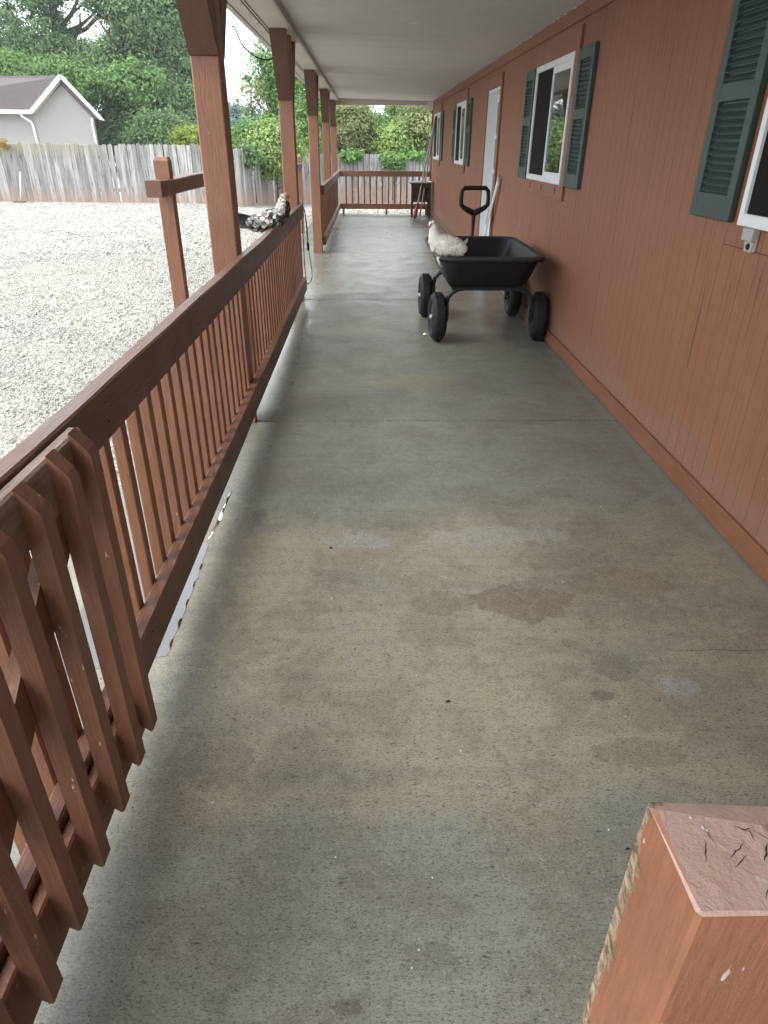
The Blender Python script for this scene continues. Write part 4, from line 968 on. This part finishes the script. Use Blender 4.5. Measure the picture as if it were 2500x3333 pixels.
plate([e0, rg0, rg1, e1]).obj('roof', m_shingle, gar); plate([rg0, er, er1, rg1+Vector((.5, 4, 0))]).obj('roof', m_shingle, gar)
def bar(a, b, h, t, name, mat, par):
    a, b = Vector(a), Vector(b); d = (b-a).normalized(); s_ = d.cross(Vector((0, 0, 1))).normalized()*t/2; u_ = s_.cross(d).normalized()*h/2
    vs = [p+s_*i+u_*j for p in (a, b) for i, j in ((-1, -1), (1, -1), (1, 1), (-1, 1))]
    MB().add(vs, [(0, 1, 2, 3), (7, 6, 5, 4), (0, 4, 5, 1), (1, 5, 6, 2), (2, 6, 7, 3), (3, 7, 4, 0)]).obj(name, mat, par)
o_ = Vector((0, -.04, -.02))
bar(e0+o_, rg0+o_, .15, .05, 'rake_board', m_white, gar); bar(rg0+o_, er+o_, .13, .05, 'rake_board', m_white, gar); bar(e0+Vector((.02, -.05, -.03)), e1+Vector((0, -.05, -.03)), .15, .13, 'gutter', m_white, gar)
mb = MB().tube([(-14.95, GY-.32, 2.60), (-14.93, GY-.30, 2.48), (-14.66, GY-.12, 2.28), (-14.62, GY-.09, 2.15), (-14.56, GY-.09, .2)], .045, 8); mb.obj('downspout', m_white, gar)
mb = MB().tube([(-11.98, GY-.2, 2.42), (-11.99, GY-.12, 2.30), (-12.04, GY-.08, 2.18), (-11.98, GY-.08, .2)], .04, 8); mb.obj('downspout', m_white, gar)
# soffit underside of gable overhang
plate([e0+Vector((0, 0, -.07)), rg0+Vector((0, 0, -.07)), rg0+Vector((0, .36, -.07)), e0+Vector((0, .36, -.07))], .01).obj('overhang', m_soff, gar); plate([rg0+Vector((0, 0, -.07)), er+Vector((0, 0, -.07)), er+Vector((0, .36, -.07)), rg0+Vector((0, .36, -.07))], .01).obj('overhang', m_soff, gar)

# ------------------------------------------------------------------ vegetation
def crown(parent, blobs, leaf, mat, clump=.5, per=60, name='crown', droop=0.0):
    """blobs: (x,y,z,rx,ry,rz,n_clumps). Clumps lie through the outer part of every ellipsoid; each holds leaf quads."""
    C_ = []; R_ = []; T_ = []; N_ = []
    for (x, y, z, rx, ry, rz, n) in blobs:
        d = rng.normal(size=(n, 3)); d /= np.linalg.norm(d, axis=1)[:, None]; r = rng.uniform(.45, 1.0, n)**.6
        c = d*r[:, None]*np.array([rx, ry, rz])+np.array([x, y, z]); sz = clump*rng.uniform(.35, 1.6, n)
        ct = rng.normal(.5, .28, n)
        k = per
        off = rng.normal(size=(n, k, 3))*np.array([1, 1, .6])*sz[:, None, None]*.6
        P = c[:, None, :]+off; P[:, :, 2] -= droop*np.abs(off[:, :, 0])
        T_.append((ct[:, None]+rng.normal(0, .14, (n, k))+off[:, :, 2]/clump*.12).ravel()); C_.append(P.reshape(-1, 3))
        nn_ = (d[:, None, :]*.8+off/np.maximum(sz[:, None, None], .01)*.7+rng.normal(size=(n, k, 3))*.7+np.array([0, 0, .55])); N_.append(nn_.reshape(-1, 3))
    P = np.concatenate(C_); T = np.clip(np.concatenate(T_), 0, 1); N = np.concatenate(N_); N /= np.linalg.norm(N, axis=1)[:, None]
    m = len(P); a = rng.normal(size=(m, 3)); U = np.cross(N, a); U /= np.linalg.norm(U, axis=1)[:, None]; Vv = np.cross(N, U)
    s = leaf*rng.uniform(.6, 1.3, (m, 1)); q = np.stack([P-U*s, P+Vv*s*.55, P+U*s, P-Vv*s*.55], 1)
    q[:, 1:4:2] += (N*s*.18)[:, None, :]
    F = np.arange(m*4).reshape(m, 4)
    return np_mesh(name, q.reshape(-1, 3), F, mat, parent, np.repeat(T, 4))
def trunk(parent, x, y, z0, h, r, limbs=5, lean=0, seed=1):
    rd = random.Random(seed); mb = MB(); P = [Vector((x+lean*f+rd.uniform(-1, 1)*.06*h*f*.3, y, z0+h*f)) for f in (0, .15, .35, .6, .8, 1)]
    mb.tube(P, [r*1.25, r, r*.85, r*.6, r*.4, r*.15], 9)
    for k in range(limbs):
        f = rd.uniform(.25, .85); b = P[0].lerp(P[-1], f); a = rd.uniform(0, 6.28); ln = h*rd.uniform(.3, .5)
        e = b+Vector((math.cos(a)*ln*.8, math.sin(a)*ln*.8, ln*.45)); mid_ = b.lerp(e, .5)+Vector((0, 0, -ln*.05)); mb.tube([b, mid_, e], [r*.4*(1-f*.5), r*.25, r*.06], 7)
        e2 = mid_+Vector((math.cos(a+1)*ln*.4, math.sin(a+1)*ln*.4, ln*.3)); mb.tube([mid_, e2], [r*.18, r*.04], 6)
    mb.obj('trunk', m_bark, parent)
def tree(name, lab, cat, tr, blobs, leaf, mat, clump, per, grp=None, **k):
    t = thing(name, lab, cat, (0, 0, 0), grp)
    for a in tr: trunk(t, *a)
    crown(t, blobs, leaf, mat, clump, per, **k); return t
tree('oak_tree', 'large dense oak tree filling the view right of the garage roof', 'tree', [(-12.6, 44, -.2, 9.5, .40, 9, .3, 3)],
     [(-12.2, 44, 4.6, 2.9, 2.6, 2.6, 230), (-11.3, 43.5, 7.3, 2.2, 2.2, 2.0, 150), (-13.0, 44, 9.2, 2.6, 2.4, 2.2, 130), (-10.6, 43.2, 3.0, 1.5, 1.6, 1.9, 110), (-12.8, 43, 2.0, 2.4, 1.5, 2.0, 130)], .088, m_leaf_dark, .62, 190)
tree('oak_tree', 'tall open oak tree behind the garage with sky gaps at upper left', 'tree', [(-16.9, 45, -.2, 11, .45, 10, -.2, 5)],
     [(-18.6, 45, 7.6, 2.2, 2.2, 2.4, 110), (-15.2, 45, 5.2, 1.9, 2.0, 1.1, 80), (-19.5, 45, 4.4, 2.8, 2.2, 1.8, 130), (-16.8, 45, 9.7, 3.0, 2.2, 1.1, 80), (-17.1, 44.5, 5.6, 1.4, 1.6, 1.1, 60)], .088, m_leaf_dark, .55, 170)
tree('understory_tree', 'light green broadleaf tree rising just behind the garage ridge', 'tree', [(-14.8, 41, -.2, 4.5, .16, 5, 0, 8)],
     [(-15.6, 41, 4.1, 2.2, 1.2, 1.1, 110), (-18.5, 41, 4.4, 2.0, 1.2, 1.0, 90), (-12.2, 41, 4.2, 1.4, 1.0, .9, 60)], .088, m_leaf_mid, .5, 150)
tree('shrub', 'dark hedge shrub between the garage and the fence', 'shrub', [(-9.9, 38, -.2, 2.2, .08, 5, 0, 2)],
     [(-10.4, 38, 1.3, 1.7, 1.0, 1.5, 110), (-9.0, 38.5, 1.2, 1.0, .9, 1.3, 60)], .075, m_leaf_dark, .4, 120)
tree('yellow_bush', 'bright yellow green bush just left of the thick porch post', 'bush', [(-8.55, 36.5, -.2, 1.8, .05, 4, 0, 12)],
     [(-8.5, 36.5, 1.45, .75, .5, .65, 45)], .07, m_leaf_yel, .28, 110)
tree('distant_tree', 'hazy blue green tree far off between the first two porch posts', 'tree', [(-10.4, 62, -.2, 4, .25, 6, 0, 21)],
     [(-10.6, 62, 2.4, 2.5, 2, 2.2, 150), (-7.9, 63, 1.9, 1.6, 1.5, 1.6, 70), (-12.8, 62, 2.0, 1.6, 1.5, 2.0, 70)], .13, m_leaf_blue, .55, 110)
tree('sapling_tree', 'tall feathery tree behind the second porch post against the sky', 'tree', [(-3.55, 31, -.3, 5.8, .12, 9, .1, 31)],
     [(-3.35, 31, 4.1, .85, .8, 1.5, 90), (-3.0, 31, 2.5, 1.2, .9, 1.3, 90), (-4.0, 31, 3.7, .75, .5, .55, 12), (-2.1, 31, 3.6, .9, .8, 1.6, 80)], .062, m_leaf_mid, .40, 100)
tree('sapling_tree', 'thin twiggy branch tree reaching over the distant blue tree', 'tree', [(-4.55, 30, -.3, 4.0, .05, 12, .1, 34)],
     [(-4.3, 30, 3.2, .6, .5, .55, 22), (-4.7, 30, 2.75, .35, .3, .3, 7)], .075, m_leaf_olive, .22, 14)
BUSH = [('broad leafed bush spilling over the fence left of the second post', (-3.9, 25.9, 1.25, .95, .6, .75, 110), m_leaf_mid, .085),
        ('bright compound leafed bush over the fence beside the second post', (-3.05, 25.2, 1.35, .85, .6, .9, 110), m_leaf_brt, .085),
        ('dense bush behind the fence between third and fourth posts', (-1.9, 28.8, 1.4, 1.1, .8, 1.5, 150), m_leaf_mid, .085),
        ('yellow green bush showing just right of the corner post', (-.55, 28.6, 1.9, .85, .8, 1.1, 130), m_leaf_olive, .08),
        ('olive bush behind the middle of the far railing', (.45, 29.4, 1.35, .95, .8, 1.0, 130), m_leaf_mid, .085),
        ('bright leafy bush above the centre of the far fence', (1.0, 28.4, 1.25, .85, .6, .75, 130), m_leaf_brt, .085),
        ('pale green bush nearest the house wall at the far end', (2.15, 28.9, 1.6, 1.1, .8, 1.25, 170), m_leaf_olive, .08),
        ('taller back bush left of the small sky gap above the far fence', (-.35, 31.5, 2.1, .8, .8, 1.1, 80), m_leaf_brt, .09),
        ('taller back bush right of the small sky gap above the far fence', (1.65, 31.5, 2.05, 1.0, .8, 1.2, 110), m_leaf_brt, .09),
        ('low dark bush mass at the foot of the hedge beyond the fence', (1.0, 30.5, .6, 2.8, .6, 1.1, 160), m_leaf_dark, .1)]
for i, (lab, b, mt, lf) in enumerate(BUSH):
    tree('bush', lab, 'bush', [(b[0], b[1], -.5, 1.3, .05, 6, 0, 50+i)], [(b[0], b[1], b[2]+.06, b[3]*1.05, b[4], b[5]*1.05, b[6])], lf*.66, mt, .27, 115, 'bushes over the far fence')
# vines hanging in front of the fence
tree('vine', 'leafy vine hanging over the fence top beside the rooster', 'vine', [(-3.6, 23.9, -.2, 1.2, .02, 3, 0, 70)], [(-3.72, 23.5, 1.15, .35, .12, .28, 30), (-3.45, 25.0, 1.0, .3, .2, .28, 22)], .075, m_leaf_dark, .16, 30)
tree('vine', 'tangled vine drooping over the fence behind the far railing', 'vine', [(.95, 27.1, -.3, 1.2, .02, 3, 0, 71)], [(.9, 27.05, 1.0, .55, .12, .28, 36), (-.55, 27.0, 1.12, .4, .12, .15, 18), (1.9, 27.2, 1.15, .35, .12, .14, 14)], .07, m_leaf_mid, .15, 30)
t = thing('dry_weed', 'orange dry weed growing up over the fence top at far left', 'weed'); crown(t, [(-10.95, 23.1, 1.44, .15, .1, .16, 16)], .028, m_straw, .07, 24, 'stems')
t.children[0]['kind'] = 'stuff'
# far treeline to close the horizon
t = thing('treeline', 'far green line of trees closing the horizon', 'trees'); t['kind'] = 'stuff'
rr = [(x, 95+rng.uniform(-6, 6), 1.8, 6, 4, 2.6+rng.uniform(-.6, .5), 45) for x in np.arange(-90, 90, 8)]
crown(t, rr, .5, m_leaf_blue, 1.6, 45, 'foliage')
# weeds in gravel
for (x, y, s, lab) in ((-2.55, 3.05, .05, 'small green weed tuft in the near gravel'), (-1.75, 3.9, .03, 'tiny green weed in gravel near the railing')):
    t = thing('weed_tuft', lab, 'weed'); crown(t, [(x, y, gz(x, y)+.02, s, s, .015, 14)], .012, m_leaf_mid, .02, 14, 'blades')

hz = bpy.data.materials.new('haze_air'); hz.use_nodes = True; hz.node_tree.nodes.clear()
_o = hz.node_tree.nodes.new('ShaderNodeOutputMaterial'); _v = hz.node_tree.nodes.new('ShaderNodeVolumePrincipled')
_v.inputs['Color'].default_value = (.90, .95, 1.0, 1); _v.inputs['Density'].default_value = HAZE; hz.node_tree.links.new(_v.outputs[0], _o.inputs['Volume'])
MB().box(-310, 310, -210, 410, -2.0, 22, 0).obj('haze', hz, None, kind='stuff')
